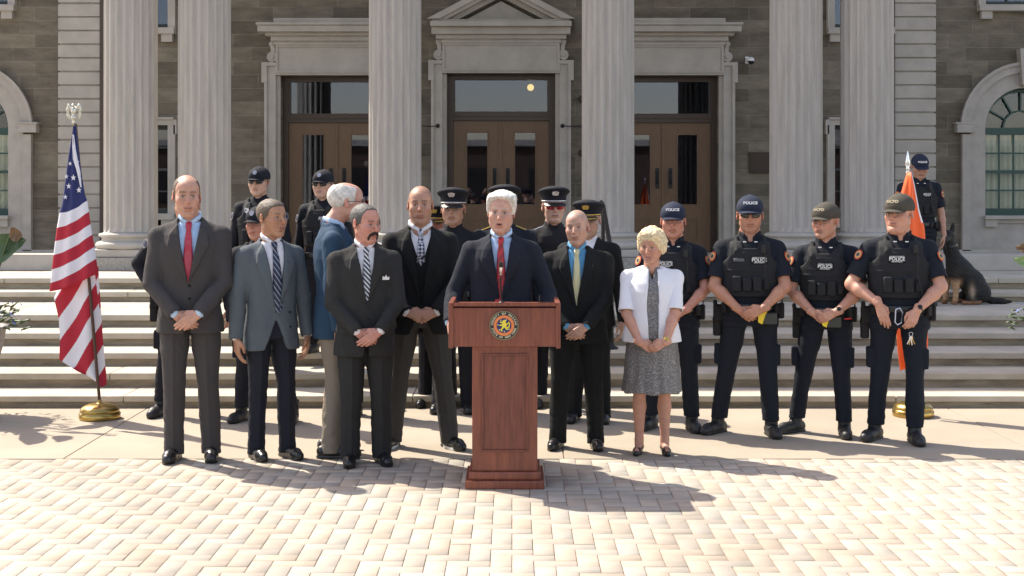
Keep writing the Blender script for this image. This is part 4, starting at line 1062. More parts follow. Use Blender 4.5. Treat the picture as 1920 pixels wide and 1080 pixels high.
    def collar(f, r=.0115, dz=.014, opening=.012, off=0.):
        pts = [(-opening, -.062, 1.488+dz), (-.040, -.052, 1.508+dz), (-.062, -.018, 1.524+dz), (-.060, .03, 1.538+dz), (0, .068, 1.548+dz), (.060, .03, 1.538+dz), (.062, -.018, 1.524+dz), (.040, -.052, 1.508+dz), (opening, -.062, 1.488+dz)]
        ns = 1+max(0, hd.get('neck', .056)-.056)/.056*.95+hd.get('fat', 0)*4; f.chain([(np.array(p_)-(0, .01, 0))*np.array([ns, ns, 1])+(0, .01, 0) for p_ in pts], [r*.78]*9, .003, flat=((0, 0, 1), 2.1))
    zb = o.get('zb', 1.06); tx = o.get('tx', 0.)
    # ---- suit
    if outfit == 'suit':
        jm, shm = o['jm'], o.get('shm', WHITEC)
        f = Field((-.26*w, -.26, .80), (.26*w, .2, 1.6), hj)
        T.put(f, -.013, 1.0, 1.50, 0); f.chain([(-.12*w, .01, 1.42), (0, .01, 1.47), (.12*w, .01, 1.42)], [.055, .062, .055], .02); collar(f)
        for sg in (-1, 1):
            pg = [(sg*.006, 1.506), (sg*.055, 1.524), (sg*.048, 1.452)]; pg = pg if sg < 0 else pg[::-1]
            pg = pg[::-1]
            f.put((-.06, -.12, 1.42), (.06, 0, 1.53), prism_fn(pg, -.01, T.fn(.008, .8, 1.54)), .002)
        V, Q = fold_mesh(f, [], .002, seed, .0012); tmesh('shirt', V, Q, shm, root, k)
        for i in (0, 1):   # cuffs
            f = Field(WR[i]-.08, WR[i]+.08, .0045*q); dd = unit(WR[i]-EL_[i]); f.cone(WR[i]-dd*.05, WR[i]-dd*.004, .0355, .0340, 0)
            V, Q = f.mesh(0); tmesh('shirt_cuff', V, Q, shm, root, k)
        if o.get('vestm'):
            f = Field((-.25*w, -.26, .9), (.25*w, .2, 1.6), hj); T.put(f, -.003, .95, 1.5, 0)
            f.put((-.2, -.3, 1.2), (.2, .05, 1.6), prism_fn([(0, 1.25), (.095, 1.54), (-.095, 1.54)], .0), .0, 's')
            V, Q = fold_mesh(f, [], .002, seed); vo = tmesh('waistcoat', V, Q, o['vestm'], root, k)
            m_ = MB()
            for j in range(4): z = 1.22-.07*j; m_.lathe([(.007, 0), (.006, .003)], M=Matrix.Translation((0, float(T.front(np.float64(0), z, -.001)), z))@Matrix.Rotation(PI/2, 4, 'X'), n=10)
            b_ = m_.build('buttons', POUCH, vo, smooth=True); b_.scale = (k,)*3
        # tie
        tz0 = o.get('tz0', zb-.02 if not o.get('open') else .99)
        zs = np.array([1.508, 1.490, 1.468, 1.460, 1.40, 1.30, 1.2, max(tz0+.03, 1.0)]); zs = np.concatenate([zs[zs > tz0+.02], [tz0+.015, tz0]])
        hw = np.interp(-zs, [-1.5, -1.485, -1.468, -1.459, -1.40, -1.1, -.99], [.018, .023, .017, .014, .022, .041, .043]); hw[-1] = .004 if o.get('open') else hw[-1]
        sx_ = np.linspace(-1, 1, 7)
        xs_ = hw[:, None]*sx_[None, :]+tx*(1.5-zs)[:, None]; zz_ = np.tile(zs[:, None], (1, 7))
        V, Q = patch(T, xs_, zz_, .001, .003); V = V.astype(float); V[:, 1] -= .004*(1-np.tile((np.abs(sx_)**2)[None, :], (len(zs), 1)).ravel()[np.arange(len(V)) % (7*len(zs))])
        kn = (V[:, 2] > 1.462); V[kn, 1] -= .011
        tmesh('tie', V, Q, o['tie'], root, k, smooth=True)
        # jacket
        f = Field(lo, hi, hj); hem = o.get('hem', .80)
        T.put(f, .008, hem, 1.53, 0); sleeves(f, .067, .057, .048, .97)
        f.chain([(-.078, -.02, 1.487), (-.070, .035, 1.515), (0, .075, 1.53), (.070, .035, 1.515), (.078, -.02, 1.487)], [.013]*5, .012)
        vw = o.get('vw', .075)
        for sg in (-1, 1):
            pg = [(sg*.004, zb+.0), (sg*(vw-.012), 1.505), (sg*(vw+.040), 1.43), (sg*(vw+.052), 1.36)]; pg = pg if sg > 0 else pg[::-1]
            pg2 = [(sg*(vw+.010), 1.425), (sg*(vw-.01), 1.51), (sg*(vw+.018), 1.515), (sg*(vw+.068), 1.412), (sg*(vw+.05), 1.395)]
            f.put((-.16, -.3, zb-.02), (.16, 0, 1.56), prism_fn(pg[::-1] if True else pg, -.01, T.fn(.025, hem, 1.54)), .0)
        f.put((-.1, -.3, zb), (.1, .1, 1.66), prism_fn([(-vw+.004, 1.525), (-vw-.01, 1.7), (vw+.01, 1.7), (vw-.004, 1.525), (tx*.3, zb)][::-1], -.0), 0, 's')
        f.ell((0, .0, 1.56), (.068, .066, .10), .004, 's')
        f.put((-.1, -.3, hem-.02), (.1, 0, zb), prism_fn([(0, zb-.03 if o.get('open') else hem+.12), (-(.035 if not o.get('open') else .10), hem-.05), ((.02 if not o.get('open') else .10), hem-.05)], -.02), .01, 's')
        # sleeves end open: hollow at the wrists
        for i in (0, 1):
            dd = unit(WR[i]-EL_[i]); f.cone(WR[i]-dd*.03, WR[i]+dd*.08, .0385, .0385, .0, 's')
        fp = EP+[(np.array([.0, -.12, zb]), (.3, 0, 1), .10, .05, .5), (np.array([.12, -.1, .95]), (.7, 0, .7), .09, .05, .35), (np.array([-.12, -.1, .95]), (-.7, 0, .7), .09, .05, .35)]
        V, Q = fold_mesh(f, fp, .0170, seed, .0055); jk = tmesh('jacket', V, Q, jm, root, k)
        m_ = MB()
        for z in ([zb-.02, zb-.10] if not o.get('open') else [1.02, .92]):
            x = .008 if not o.get('open') else .10
            m_.lathe([(.009, 0), (.008, .004)], M=Matrix.Translation((x, float(T.front(np.float64(x), z, .012)), z))@Matrix.Rotation(PI/2, 4, 'X'), n=10)
        b_ = m_.build('buttons', POUCH, jk); b_.scale = (k,)*3
        if o.get('pin'):
            v, fc_ = mk_disc(.008, .008, 12, .003); x, z = vw+.035, 1.385; m_ = MB(); m_.add([(a+x, b+float(T.front(np.float64(x), z, .018)), c+z) for a, b, c in v], fc_); b_ = m_.build('lapel_pin', o['pin'], jk); b_.scale = (k,)*3
        if o.get('square'):
            m_ = MB(); m_.prism([(-.022, 0), (.024, 0), (.026, .022), (.012, .016), (.004, .034), (-.006, .018), (-.020, .026)], -.004, .002); x, z = .125*w, 1.285
            m_.v = [(a+x, b+float(T.front(np.float64(x), z, .014)), c+z) for a, b, c in m_.v]; b_ = m_.build('pocket_square', PRINT, jk); b_.scale = (k,)*3
        m_ = MB()
        for sg in (-1, 1):
            V, Q = rectpatch(T, sg*.135*w-.055, sg*.135*w+.055, .915, .955, .012, .002, 5, 2)
            m_ = MB(); m_.add([tuple(v_*k) for v_ in V], Q.tolist()); m_.build('pocket_flap', jm, jk)
    # ---- uniforms
    if outfit in ('short', 'long', 'dress'):
        sm_ = o.get('sm', NAVY)
        f = Field(lo, hi, hj); T.put(f, .0, .88, 1.52, 0)
        if outfit == 'short':
            f.put((0, 0, 0), (0, 0, 0), lambda x, y, z: x+y+z+9, 0)
            extra = []
            for i in (0, 1):
                f.cone(SH[i]*.30+np.array([0, .012, 1.505])*.70, SH[i], .044, .062, .03); e = SH[i]+(EL_[i]-SH[i])*.80
                f.cone(SH[i], SH[i]*.75+e*.25, .065, .064, .015)
                dd = unit(EL_[i]-SH[i]); f0 = f; f = Field(np.minimum(SH[i], e)-.10, np.maximum(SH[i], e)+.10, hj); f.cone(SH[i], e, .064, .071, 0)
                def cutf(x, y, z, e=e, dd=dd, i=i):
                    t = (x-e[0])*dd[0]+(y-e[1])*dd[1]+(z-e[2])*dd[2]; r2 = (x-e[0])**2+(y-e[1])**2+(z-e[2])**2
                    return np.maximum(-t, np.sqrt(r2)-.10)
                f.put(e-.1, e+.1, cutf, .0, 's')
                f.cone(e-dd*.03, e+dd*.05, .056, .056, 0, 's'); extra.append(fold_mesh(f, [(SH[i]*.3+EL_[i]*.7, EL_[i]-SH[i], .09, .05, 1.)], .0110, seed, .0048)); f = f0
        elif not o.get('dresscoat'): sleeves(f, .068, .054, .040, .98)
        collar(f, .013, .008, .020)
        for sg in (-1, 1):
            pg = [(sg*.012, 1.50), (sg*.058, 1.522), (sg*.060, 1.445)]; pg = pg[::-1] if sg < 0 else pg
            f.put((-.08, -.14, 1.42), (.08, 0, 1.54), prism_fn(pg, -.01, T.fn(.014, .8, 1.54)), .003)
        if outfit == 'dress' and not o.get('jacket'):
            for sg in (-1, 1):
                pass
        V, Q = fold_mesh(f, EP if outfit != 'short' else [e for j, e in enumerate(EP) if j % 3 == 2], .0110, seed, .0048)
        if outfit == 'short': V, Q, _ = cat_mesh([(V, Q)]+extra)
        shirt = tmesh('uniform_shirt', V, Q, sm_, root, k)
        if o.get('vest'):
            f = Field((-.27*w, -.28, .98), (.27*w, .24, 1.5), hj); T.put(f, .024, 1.06, 1.475, 0)
            for sg in (-1, 1):
                f.box((sg*(.205*w), .0, 1.47), (.075, .2, .15), .07, .01, 's')
            f.put((-.1, -.3, 1.3), (.1, .1, 1.6), prism_fn([(-.085, 1.53), (-.05, 1.425), (.05, 1.425), (.085, 1.53)], .2), .008, 's')
            for sg in (-1, 1): f.chain([T_p(T, sg*.10, 1.40, .02), (sg*.10, -.03, 1.495), (sg*.105, .06, 1.49)], [.020, .020, .022], .006)
            for xx_, z0, z1, th, wd_ in o.get('pouches', [(-.100, 1.10, 1.215, .030, .032), (-.025, 1.10, 1.20, .024, .034), (.050, 1.10, 1.215, .030, .032), (.115, 1.11, 1.19, .022, .022)]):
                yv = float(T.front(np.float64(xx_), (z0+z1)/2, .024)); f.box((xx_, yv-.006, (z0+z1)/2), (wd_, th, (z1-z0)/2), .012, .006)
            for zz in (1.275, 1.30, 1.385): f.put((-.3, -.3, zz-.01), (.3, -.02, zz+.01), (lambda g_: (lambda x, y, z: np.maximum(g_(x, y, z), np.abs(x)-.125)))(T.fn(.0268, zz-.004, zz+.004)), .0)
            # belt-like seam line
            f.put((-.3, -.3, 1.245), (.3, .3, 1.262), T.fn(.029, 1.247, 1.260), .002)
            V, Q = fold_mesh(f, [(np.array([0, -.15, 1.2]), (.3, 0, 1), .2, .05, .4)], .003, seed, .0018); vo = tmesh('vest', V, Q, o.get('vm', VESTM), root, k)
            lx, lz = o.get('pol', (.05, 1.335)); sc2 = o.get('psc', 1.)
            V, Q = rectpatch(T, lx-.062*sc2, lx+.062*sc2, lz-.030*sc2, lz+.030*sc2, .027, .003); tmesh('name_panel', V, Q, POUCH, vo, k)
            m_ = MB()
            for txt, sz, dz in (('NASSAU COUNTY', .0125, .018), ('POLICE', .034, .0), ('DEPARTMENT', .0125, -.019)):
                v, fc_ = text_geo(txt, sz*sc2, .0008, bold=.0008 if sz > .03 else .0002); ys_ = T.front(np.array([a+lx for a, b, c in v]), np.array([b+lz+dz*sc2 for a, b, c in v]), .0305)
                m_.add([((a+lx)*k, (float(y_)-c-.001)*k, (b+lz+dz*sc2)*k) for (a, b, c), y_ in zip(v, ys_)], fc_)
            m_.build('police_lettering', PRINT, vo)
            if o.get('tape'):
                V, Q = rectpatch(T, -.125, -.045, lz-.012, lz+.012, .027, .003); tmesh('name_tape', V, Q, mat('grey_tape', (.09, .09, .10), .7), vo, k)
            if o.get('mic', 1):
                m_ = MB(); x = .09; y = float(T.front(np.float64(x), 1.30, .045)); m_.tube([(x+.01, y+.02, 1.44), (x+.02, y-.006, 1.34), (x+.015, y-.012, 1.24), (x+.035, y-.008, 1.16), (x+.055, y+.01, 1.08)], .0035, 6); m_.bbox(x-.012, x+.022, y-.006, y+.016, 1.39, 1.45, b=.004)
                b_ = m_.build('radio_mic', BLACKM, vo); b_.scale = (k,)*3
        if o.get('patch', 1):
            for i, sg in enumerate((-1, 1)):
                dd = unit(EL_[i]-SH[i]); nr = unit(np.array([sg*.78, -.62, .10])); nr = unit(nr-dd*np.dot(nr, dd)); pc = SH[i]+dd*.085+nr*.0715; Rm = rot_to(nr)
                po = None
                for (rr, m2, off) in ((.039, ORG if outfit == 'short' else mat('grey_emblem', (.20, .20, .22), .6), 0), (.028, mat('gold_thread', (.50, .36, .12), .7) if outfit == 'short' else mat('dark_emblem', (.03, .03, .05), .6), .003), (.015, mat('blue_thread', (.02, .03, .08), .6), .0055)):
                    v, fc_ = mk_disc(rr*.88, rr, 20, .003); m_ = MB(); m_.add([(Rm@np.array([a, b-off, c])+pc)*k for a, b, c in v], fc_); b_ = m_.build('shoulder_patch' if po is None else 'emblem', m2, po or shirt); po = po or b_
        if o.get('badge'):
            m_ = MB(); x, z = o.get('bpos', (.095, 1.33)); sh_ = [(-.015, -.018), (0, -.028), (.015, -.018), (.021, .0), (.015, .022), (0, .016), (-.015, .022), (-.021, 0)]; m_.prism([(a*1.1, b*1.1) for a, b in sh_], -.005, 0); y = float(T.front(np.float64(x), z, .004 if not o.get('vest') else .03))
            m_.v = [((a+x)*k, (b+y)*k, (c+z)*k) for a, b, c in m_.v]; m_.build('chest_badge', o['badge'], shirt)
        if o.get('epaulette'):
            for sg in (-1, 1):
                m_ = MB(); m_.bbox(-.055, .055, -.026, .026, -.004, .004, b=.003); Mx = rotz(0)@roty(sg*math.radians(22)); m_.v = [tuple((Mx@np.array(v_)+np.array([sg*.135*w, .01, 1.492]))*k) for v_ in m_.v]; m_.build('epaulette', o['epaulette'], shirt)
        if o.get('insignia', outfit == 'short'):
            for sg in (-1, 1):
                m_ = MB(); x, z = sg*.042, 1.470; y = float(T.front(np.float64(x), z, .018)); m_.bbox(x-.012, x+.012, y-.004, y, z-.004, z+.004, b=.001); m_.v = [tuple(np.array(v_)*k) for v_ in m_.v]; m_.build('collar_insignia', PRINT, shirt)
        # duty belt
        if o.get('belt', 1):
            f = Field((-.30*w, -.28, .86), (.30*w, .25, 1.06), hj*.9); T.put(f, .014, .955, 1.005, 0)
            V, Q = f.mesh(1); bt = tmesh('duty_belt', V, Q, LEATHER, root, k)
            def item(name, ang, zc, sz, m2, tilt=0):
                a, b, cy = T.at(zc); x = (a+.03)*math.sin(ang); y = cy-(b+.03)*math.cos(ang); f = Field((x-.09, y-.09, zc-.22), (x+.09, y+.09, zc+.12), .0055*q)
                f.box((x, y, zc), sz, .010, .003, rot=rotz(ang)@roty(tilt)); 
                if name == 'holster': f.cone((x*1.08, y-.01, zc+.05), (x*1.1, y-.045, zc+.085), .015, .017, .01); f.box((x*1.03, y+.01, zc-.11), (.022, .032, .07), .015, .02, rot=rotz(ang))
                if name == 'radio': f.cone((x*1.02, y, zc+.06), (x*1.06, y+.01, zc+.145), .0065, .004, .003)
                V, Q = f.mesh(1); return tmesh(name, V, Q, m2, bt, k)
            item('holster', -1.45, .93, (.026, .036, .062), POUCH); item('radio', 1.35, .95, (.024, .022, .060), POUCH)
            item('pouch', -.95, .965, (.026, .018, .034), POUCH); item('pouch', .95, .965, (.028, .018, .038), POUCH); item('pouch', .55, .965, (.020, .016, .034), POUCH)
            if o.get('taser'):
                x, z = o['taser'], .915; y = float(T.front(np.float64(x), .95, .035))-.03; m_ = MB(); m_.bbox(x-.05, x+.055, y-.03, y+.02, z-.055, z+.03, b=.012); m_.v = [tuple(np.array(v_)*k) for v_ in m_.v]; m_.build('stun_gun_holster', mat('grey_green_holster', (.03, .035, .03), .6), bt)
                m_ = MB(); m_.prism([(x-.085, z-.040), (x-.055, z-.055), (x-.034, z+.012), (x-.02, z+.04), (x-.095, z+.034), (x-.085, z+.012)], y-.034, y-.004); m_.v = [tuple(np.array(v_)*k) for v_ in m_.v]; m_.build('stun_gun_grip', YEL, bt)
            if o.get('red'):
                m_ = MB(); m_.tube([(.14*w, -.165, .925), (.19*w, -.14, .928)], .006, 6); m_.v = [tuple(np.array(v_)*k) for v_ in m_.v]; m_.build('red_tab', mat('red_plastic', (.6, .02, .02), .4), bt)
        if o.get('dresscoat'):
            f = Field(lo, hi, hj); T.put(f, .012, .80, 1.53, 0); sleeves(f, .070, .057, .046, .97)
            f.chain([(-.078, -.02, 1.487), (-.070, .035, 1.515), (0, .075, 1.53), (.070, .035, 1.515), (.078, -.02, 1.487)], [.013]*5, .012)
            f.put((-.1, -.3, 1.32), (.1, .1, 1.66), prism_fn([(-.07, 1.525), (-.085, 1.7), (.085, 1.7), (.07, 1.525), (0, 1.32)][::-1], -.0), 0, 's'); f.ell((0, .0, 1.56), (.068, .066, .10), .004, 's')
            V, Q = fold_mesh(f, EP, .0115, seed, .0048); tmesh('coat', V, Q, o['dresscoat'], root, k)
    if outfit == 'woman':
        a = np.array([.235, .225, .212, .195, .170, .165, .178, .180, .168, .135, .090, .066, .052]); b = np.array([.17, .16, .148, .135, .120, .122, .138, .145, .128, .105, .082, .062, .05])
        T2 = Torso(w, d, belly, a=a, b=b); T2.n = 2.2
        # dress with flared skirt
        f = Field((-.36, -.3, .40), (.36, .26, 1.56), hj)
        T2.put(f, -.004, .93, 1.50, 0)
        def skirt(x, y, z):
            t = (.98-z)/.5; aa = .195+.042*t; bb = .138+.04*t; ph = np.arctan2(y, x); r = np.sqrt((x/aa)**2+(y/bb)**2); rp = 1+.035*t*np.sin(11*ph)+.02*t*np.sin(17*ph+1)
            return np.maximum((r/rp-1)*bb, np.maximum(.495+.008*np.sin(5*ph)-z, z-.98))
        f.put((-.32, -.25, .48), (.32, .25, 1.0), skirt, .02)
        f.put((-.1, -.3, 1.3), (.1, .1, 1.66), prism_fn([(-.05, 1.56), (0, 1.40), (.05, 1.56)], -.0), 0, 's')
        V, Q = fold_mesh(f, [(np.array([.0, -.13, 1.0]), (.2, 0, 1), .16, .06, .9)], .005, seed, .004); tmesh('dress', V, Q, o['dress'], root, k)
        f = Field(lo-.02, hi+.02, hj); T2.put(f, .012, .905, 1.485, 0); extra = []
        for i in (0, 1):
            f.cone(SH[i]*.3+np.array([0, .012, 1.485])*.7, SH[i], .046, .056, .03); e = SH[i]+(EL_[i]-SH[i])*.96; f.cone(SH[i], SH[i]*.7+e*.3, .057, .060, .03)
            f0 = f; f = Field(np.minimum(SH[i], e)-.11, np.maximum(SH[i], e)+.11, hj); f.cone(SH[i], e, .056, .070, 0)
            dd = unit(EL_[i]-SH[i])
            def cutf(x, y, z, e=e, dd=dd):
                t = (x-e[0])*dd[0]+(y-e[1])*dd[1]+(z-e[2])*dd[2]; return np.maximum(-t, np.sqrt((x-e[0])**2+(y-e[1])**2+(z-e[2])**2)-.11)
            f.put(e-.1, e+.1, cutf, 0, 's'); f.cone(e-dd*.03, e+dd*.05, .056, .060, 0, 's'); extra.append(fold_mesh(f, [(SH[i]*.4+EL_[i]*.6, (0, 0, 1), .12, .05, 1.)], .008, seed, .004)); f = f0
        f.put((-.2, -.35, .8), (.2, .05, 1.66), prism_fn([(-.070, 1.7), (-.062, 1.45), (-.045, 1.2), (-.07, .85), (.075, .85), (.055, 1.2), (.060, 1.45), (.068, 1.7)], -.0), .0, 's')
        f.ell((0, -.01, 1.56), (.07, .07, .10), .004, 's')
        V, Q = fold_mesh(f, [(SH[i]*.4+EL_[i]*.6, (0, 0, 1), .10, .05, .8) for i in (0, 1)]+[(np.array([.1, -.12, 1.05]), (.5, 0, 1), .12, .06, .8), (np.array([-.1, -.12, 1.1]), (-.5, 0, 1), .12, .07, .6)], .006, seed, .004)
        V, Q, _ = cat_mesh([(V, Q)]+extra); tmesh('cardigan', V, Q, WHITEC, root, k)
    if o.get('watch'):
        i, m2 = o['watch']; dd = unit(WR[i]-EL_[i]); M_ = Matrix.Translation(Vector((WR[i]-dd*.01)*k))@Vector(dd).to_track_quat('Z', 'Y').to_matrix().to_4x4()
        m_ = MB(); m_.lathe([(.032*k, -.009), (.034*k, 0), (.032*k, .009)], M=M_, n=20); wt = m_.build('watch', LEATHER if m2 is not GOLD else GOLD, root)
        fn_ = unit(np.array([0, -1, .25])-dd*np.dot((0, -1, .25), dd)); Rm = rot_to(fn_); v, fc_ = mk_disc(.017, .017, 16, .006); m_ = MB(); m_.add([(Rm@np.array(a)+WR[i]-dd*.01+fn_*.034)*k for a in v], fc_); m_.build('watch_face', m2, wt)
    PEOPLE.append((root, T, k, WR, EL_))
    return root
PEOPLE = []
def T_p(T, x, z, off): return (x, float(T.front(np.float64(x), z, off)), z)
# ---------------------------------------------------------------- the people
ARMS['wo_top'] = ((.105, -.21, .925), (1, .25, -.1), (-.86, -.10, -.45), (-.1, 1, -.15), 'in', (.4, .55, .4))
ARMS['wo_under'] = ((.105, -.18, .92), (1, .25, -.1), (-.82, .0, -.50), (.1, 1, .1), 'in', (.4, .6, .5))
def sp(fy): return (fy-HY)/CH
DOTTIE = stripe_mat('red_dotted_tie', (.35, .25, .28), (.38, .02, .05), 90, .22, .78, typ='dots')
STRTIE = stripe_mat('navy_striped_tie', (.012, .016, .05), (.25, .30, .38), 13, .86, .6)
BWTIE = stripe_mat('black_white_striped_tie', (.012, .014, .03), (.55, .58, .62), 15, .52, .75)
CHKTIE = stripe_mat('blue_white_check_tie', (.03, .04, .09), (.55, .57, .66), 55, .5, .78, typ='check')
REDTIE = stripe_mat('red_green_striped_tie', (.45, .02, .03), (.03, .05, .045), 7, .55, -.7, c3=(.28, .02, .03))
YELTIE = mat('pale_yellow_tie', (.62, .58, .34), .5, noise=.05, nscale=200)
C_BROWN = cloth('charcoal_brown_suit', (.058, .053, .053)); C_GREY = cloth('blue_grey_jacket', (.095, .112, .128)); C_BLUE = cloth('blue_blazer', (.026, .058, .105))
C_CHAR = cloth('charcoal_suit', (.028, .028, .028)); C_BLACK = cloth('black_suit', (.010, .011, .012)); C_NAVY = cloth('midnight_suit', (.013, .016, .026))
C_TAN = cloth('khaki_cloth', (.23, .195, .155)); C_GTR = cloth('grey_trousers', (.060, .057, .054)); C_DK = cloth('dark_slacks', (.016, .018, .026))
CYAN = cloth('bright_blue_cotton', (.13, .36, .60), .8, n=.02); DRESS = stripe_mat('grey_patterned_dress', (.030, .030, .034), (.25, .24, .235), 95, .9, .4, typ='blotch')
fair, tan, ruddy, brownsk, pale = (.50, .27, .19), (.40, .21, .125), (.47, .22, .155), (.30, .155, .095), (.55, .34, .25)
WIDE = ((-.16, 0, -15), (.16, 0, 15))
gA = 'civilians in suits standing at the front'; gB = 'officers in dark uniforms behind the speaker'; gC = 'officers with police vests on the right'
person('tall balding man in brown suit and red dotted tie beside the American flag', 356, sp(862), 329, yaw=8, headoff=(-.018, 0), head=(10, 4, 0), skin=fair, w=1.02,
       arms=('clasp_under', 'clasp_top'), hd=dict(style='sides', vol=.004, hair=(.07, .045, .03), scalp=((.12, .08, .06), .35, 1), age=.3), stance=((-.10, 0, -8), (.13, 0, 5)),
       o=dict(jm=C_BROWN, tm=C_BROWN, tie=DOTTIE, shm=BLUEC, pin=SILVER, zb=1.13, vw=.078, watch=(1, SILVER), hem=.81))
person('tanned man in blue grey jacket and dark striped tie looking to the right, arms hanging', 508, sp(858), 374, yaw=27, head=(24, 0, 0), skin=tan, w=.95,
       arms=('down', 'down'), hd=dict(style='short', hair=(.105, .08, .058), vol=.005, jaw=.97, age=.9), stance=((-.10, 0, 0), (.11, -.05, 10)),
       o=dict(jm=C_GREY, tm=C_DK, tie=STRTIE, zb=1.0, open=1, vw=.085, hem=.76, tw=.95, tx=.04))
person('white haired man in blue blazer, khaki trousers and glasses, turned away', 627, sp(852), 343, yaw=97, head=(8, 2, 0), headoff=(0, -.065), skin=(.52, .28, .21), w=1.0, belly=.02,
       arms=('down', 'down'), hd=dict(style='sides', hair=(.60, .57, .52), age=.7, fat=.004, brow=(.4, .36, .32)), glasses='clear',
       o=dict(jm=C_BLUE, tm=C_TAN, tie=STRTIE, shm=BLUEC, zb=1.1, vw=.07, hem=.78, tw=1.05))
person('man with drooping dark moustache, charcoal suit and white pocket square', 684, sp(870), 384, yaw=13, head=(34, 8, 0), skin=(.50, .24, .18), w=1.03, belly=.015,
       arms=('clasp_under', 'clasp_top'), hd=dict(style='recede', hair=(.075, .072, .068), vol=.006, moustache=1, age=.7, brow=(.03, .025, .02)), stance=((-.10, 0, -8), (.12, 0, 8)),
       o=dict(jm=C_CHAR, tm=C_CHAR, tie=BWTIE, zb=1.12, vw=.070, pin=SILVER, square=1, hem=.76, tw=1.08))
person('bald man in black jacket, waistcoat and grey trousers, fingers laced, left of the podium', 788, sp(839), 349, yaw=6, head=(-4, 2, 0), skin=(.44, .235, .155), w=1.06,
       arms=('laced', 'laced'), hd=dict(jaw=1.08, scalp=((.12, .08, .06), .35, 0), neck=.068, age=.4, brow=(.03, .02, .015), stubble=.15), stance=((-.19, .03, -20), (.20, -.05, 25)),
       o=dict(jm=C_BLACK, tm=C_GTR, tie=CHKTIE, vestm=C_BLACK, zb=1.0, tz0=1.27, vw=.082, open=1, hem=.79, sneaker=1, tw=1.02))
person('white haired man in midnight blue suit and red striped tie speaking at the podium', 940, 288, 361, yaw=-2, head=(-3, 4, 3), skin=(.52, .30, .225), w=1.06, belly=.03,
       arms=('podium', 'podium'), hd=dict(style='full', hair=(.66, .65, .60), vol=.008, mouth=.008, fat=.006, age=1., brow=(.40, .37, .33), jaw=1.05),
       o=dict(jm=C_NAVY, tm=C_NAVY, tie=REDTIE, shm=BLUEC, zb=1.10, vw=.076, pin=mat('flag_pin', (.6, .25, .25), .4), tx=.01))
person('shorter bald man in black suit, bright blue shirt and pale yellow tie, hands clasped', 1082, sp(840), 394, yaw=-4, head=(-10, 3, -4), skin=(.50, .29, .21), w=1.15, belly=.02,
       arms=('clasp_under', 'clasp_top'), hd=dict(scalp=((.30, .24, .20), .45, 0), fat=.004, age=.8, brow=(.2, .15, .1), jaw=1.04), stance=((-.15, 0, -12), (.14, 0, 8)),
       o=dict(jm=C_BLACK, tm=C_BLACK, tie=YELTIE, shm=CYAN, zb=1.07, vw=.078, pin=GOLD, tw=1.05))
person('elderly blonde woman, white cardigan over grey patterned dress', 1222, sp(850), 430, yaw=-4, head=(-20, 12, 0), skin=(.52, .27, .19), outfit='woman', w=1.04, d=1.1, belly=.05,
       arms=('wo_under', 'wo_top'), hd=dict(style='woman', hair=(.70, .56, .34), fem=1, hw=1.0, age=1.2, nose=.001, fat=.003, neck=.052, brow=(.35, .22, .12), lip=(.42, .16, .15)), stance=((-.10, 0, -10), (.105, 0, 6)),
       o=dict(dress=DRESS, watch=(1, GOLD), spread=.03, arm=.95))
# officers
PC_S = ('peaked', NAVY2, ('b', SILVER)); PC_G = ('peaked', NAVY2, ('b', GOLD))
CAPN = ('cap', cloth('navy_cap', (.02, .026, .05)), ('POLICE', PRINT)); CAPD = ('cap', cloth('black_cap', (.014, .015, .022)), ('round', mat('round_emblem', (.35, .36, .42), .6)))
CAPK = ('cap', cloth('khaki_grey_cap', (.075, .066, .052)), ('NCPD', mat('tan_print', (.42, .36, .24), .7)))
OV = dict(tm=NAVY, boots=1, shoe=BOOT, cargo=1, vest=1, taser=0)
OL = dict(tm=NAVY2, sm=NAVY2, boots=1, shoe=BOOT, vest=1, cargo=1, badge=None, insignia=0)
def T_floor(i): return zt[i]
person('officer in black cap and sunglasses with pale cloth badge, topmost left on the steps', 487, 212, 312, zf=zt[2], yaw=-6, head=(-6, 0, 0), skin=pale, outfit='long', arms=('down', 'down'), hat=CAPD, glasses='dark', q=1.25, group=gB,
       hd=dict(hw=1.08, age=.1, scalp=((.06, .04, .03), .6, 1)), w=1.04, o=dict(OL, badge=PRINT, bpos=(-.09, 1.40)))
person('officer in black cap and sunglasses with white sleeve patch, behind the blue blazer', 607, 210, 318, zf=zt[2], yaw=-10, head=(-4, -3, 0), skin=pale, outfit='long', arms=('down', 'down'), hat=CAPD, glasses='dark', q=1.25, group=gB,
       hd=dict(hw=1.08, age=.1, scalp=((.08, .05, .03), .6, 1)), w=1.04, o=dict(OL))
person('low standing officer in black cap half hidden behind the blue grey jacket', 487, 242, 386, yaw=-8, head=(-14, 0, 0), skin=ruddy, outfit='long', arms=('down_back', 'down_back'), hat=CAPD, q=1.25, group=gB,
       hd=dict(hw=1.08, age=.2, scalp=((.08, .05, .03), .6, 1)), stance=((-.17, 0, -10), (.28, 0, 10)), o=dict(OL))
person('officer hidden behind the tall balding man, only shoulders and an elbow showing', 352, 236, 356, yaw=0, head=(0, 0, 0), skin=fair, outfit='long', arms=('hip', 'down'), hat=None, q=1.4, group=gB, w=1.25,
       hd=dict(hw=1.08, style='short', hair=(.05, .04, .03)), stance=((-.22, .0, -12), (.15, 0, 10)), o=dict(OL))
person('officer hidden behind the moustached man, one dark shoulder with a round patch showing', 692, 236, 398, yaw=-4, head=(0, 0, 0), skin=fair, outfit='long', arms=('down', 'down'), hat=None, q=1.4, group=gB, w=1.0,
       hd=dict(hw=1.08, style='short', hair=(.05, .04, .03)), o=dict(OL))
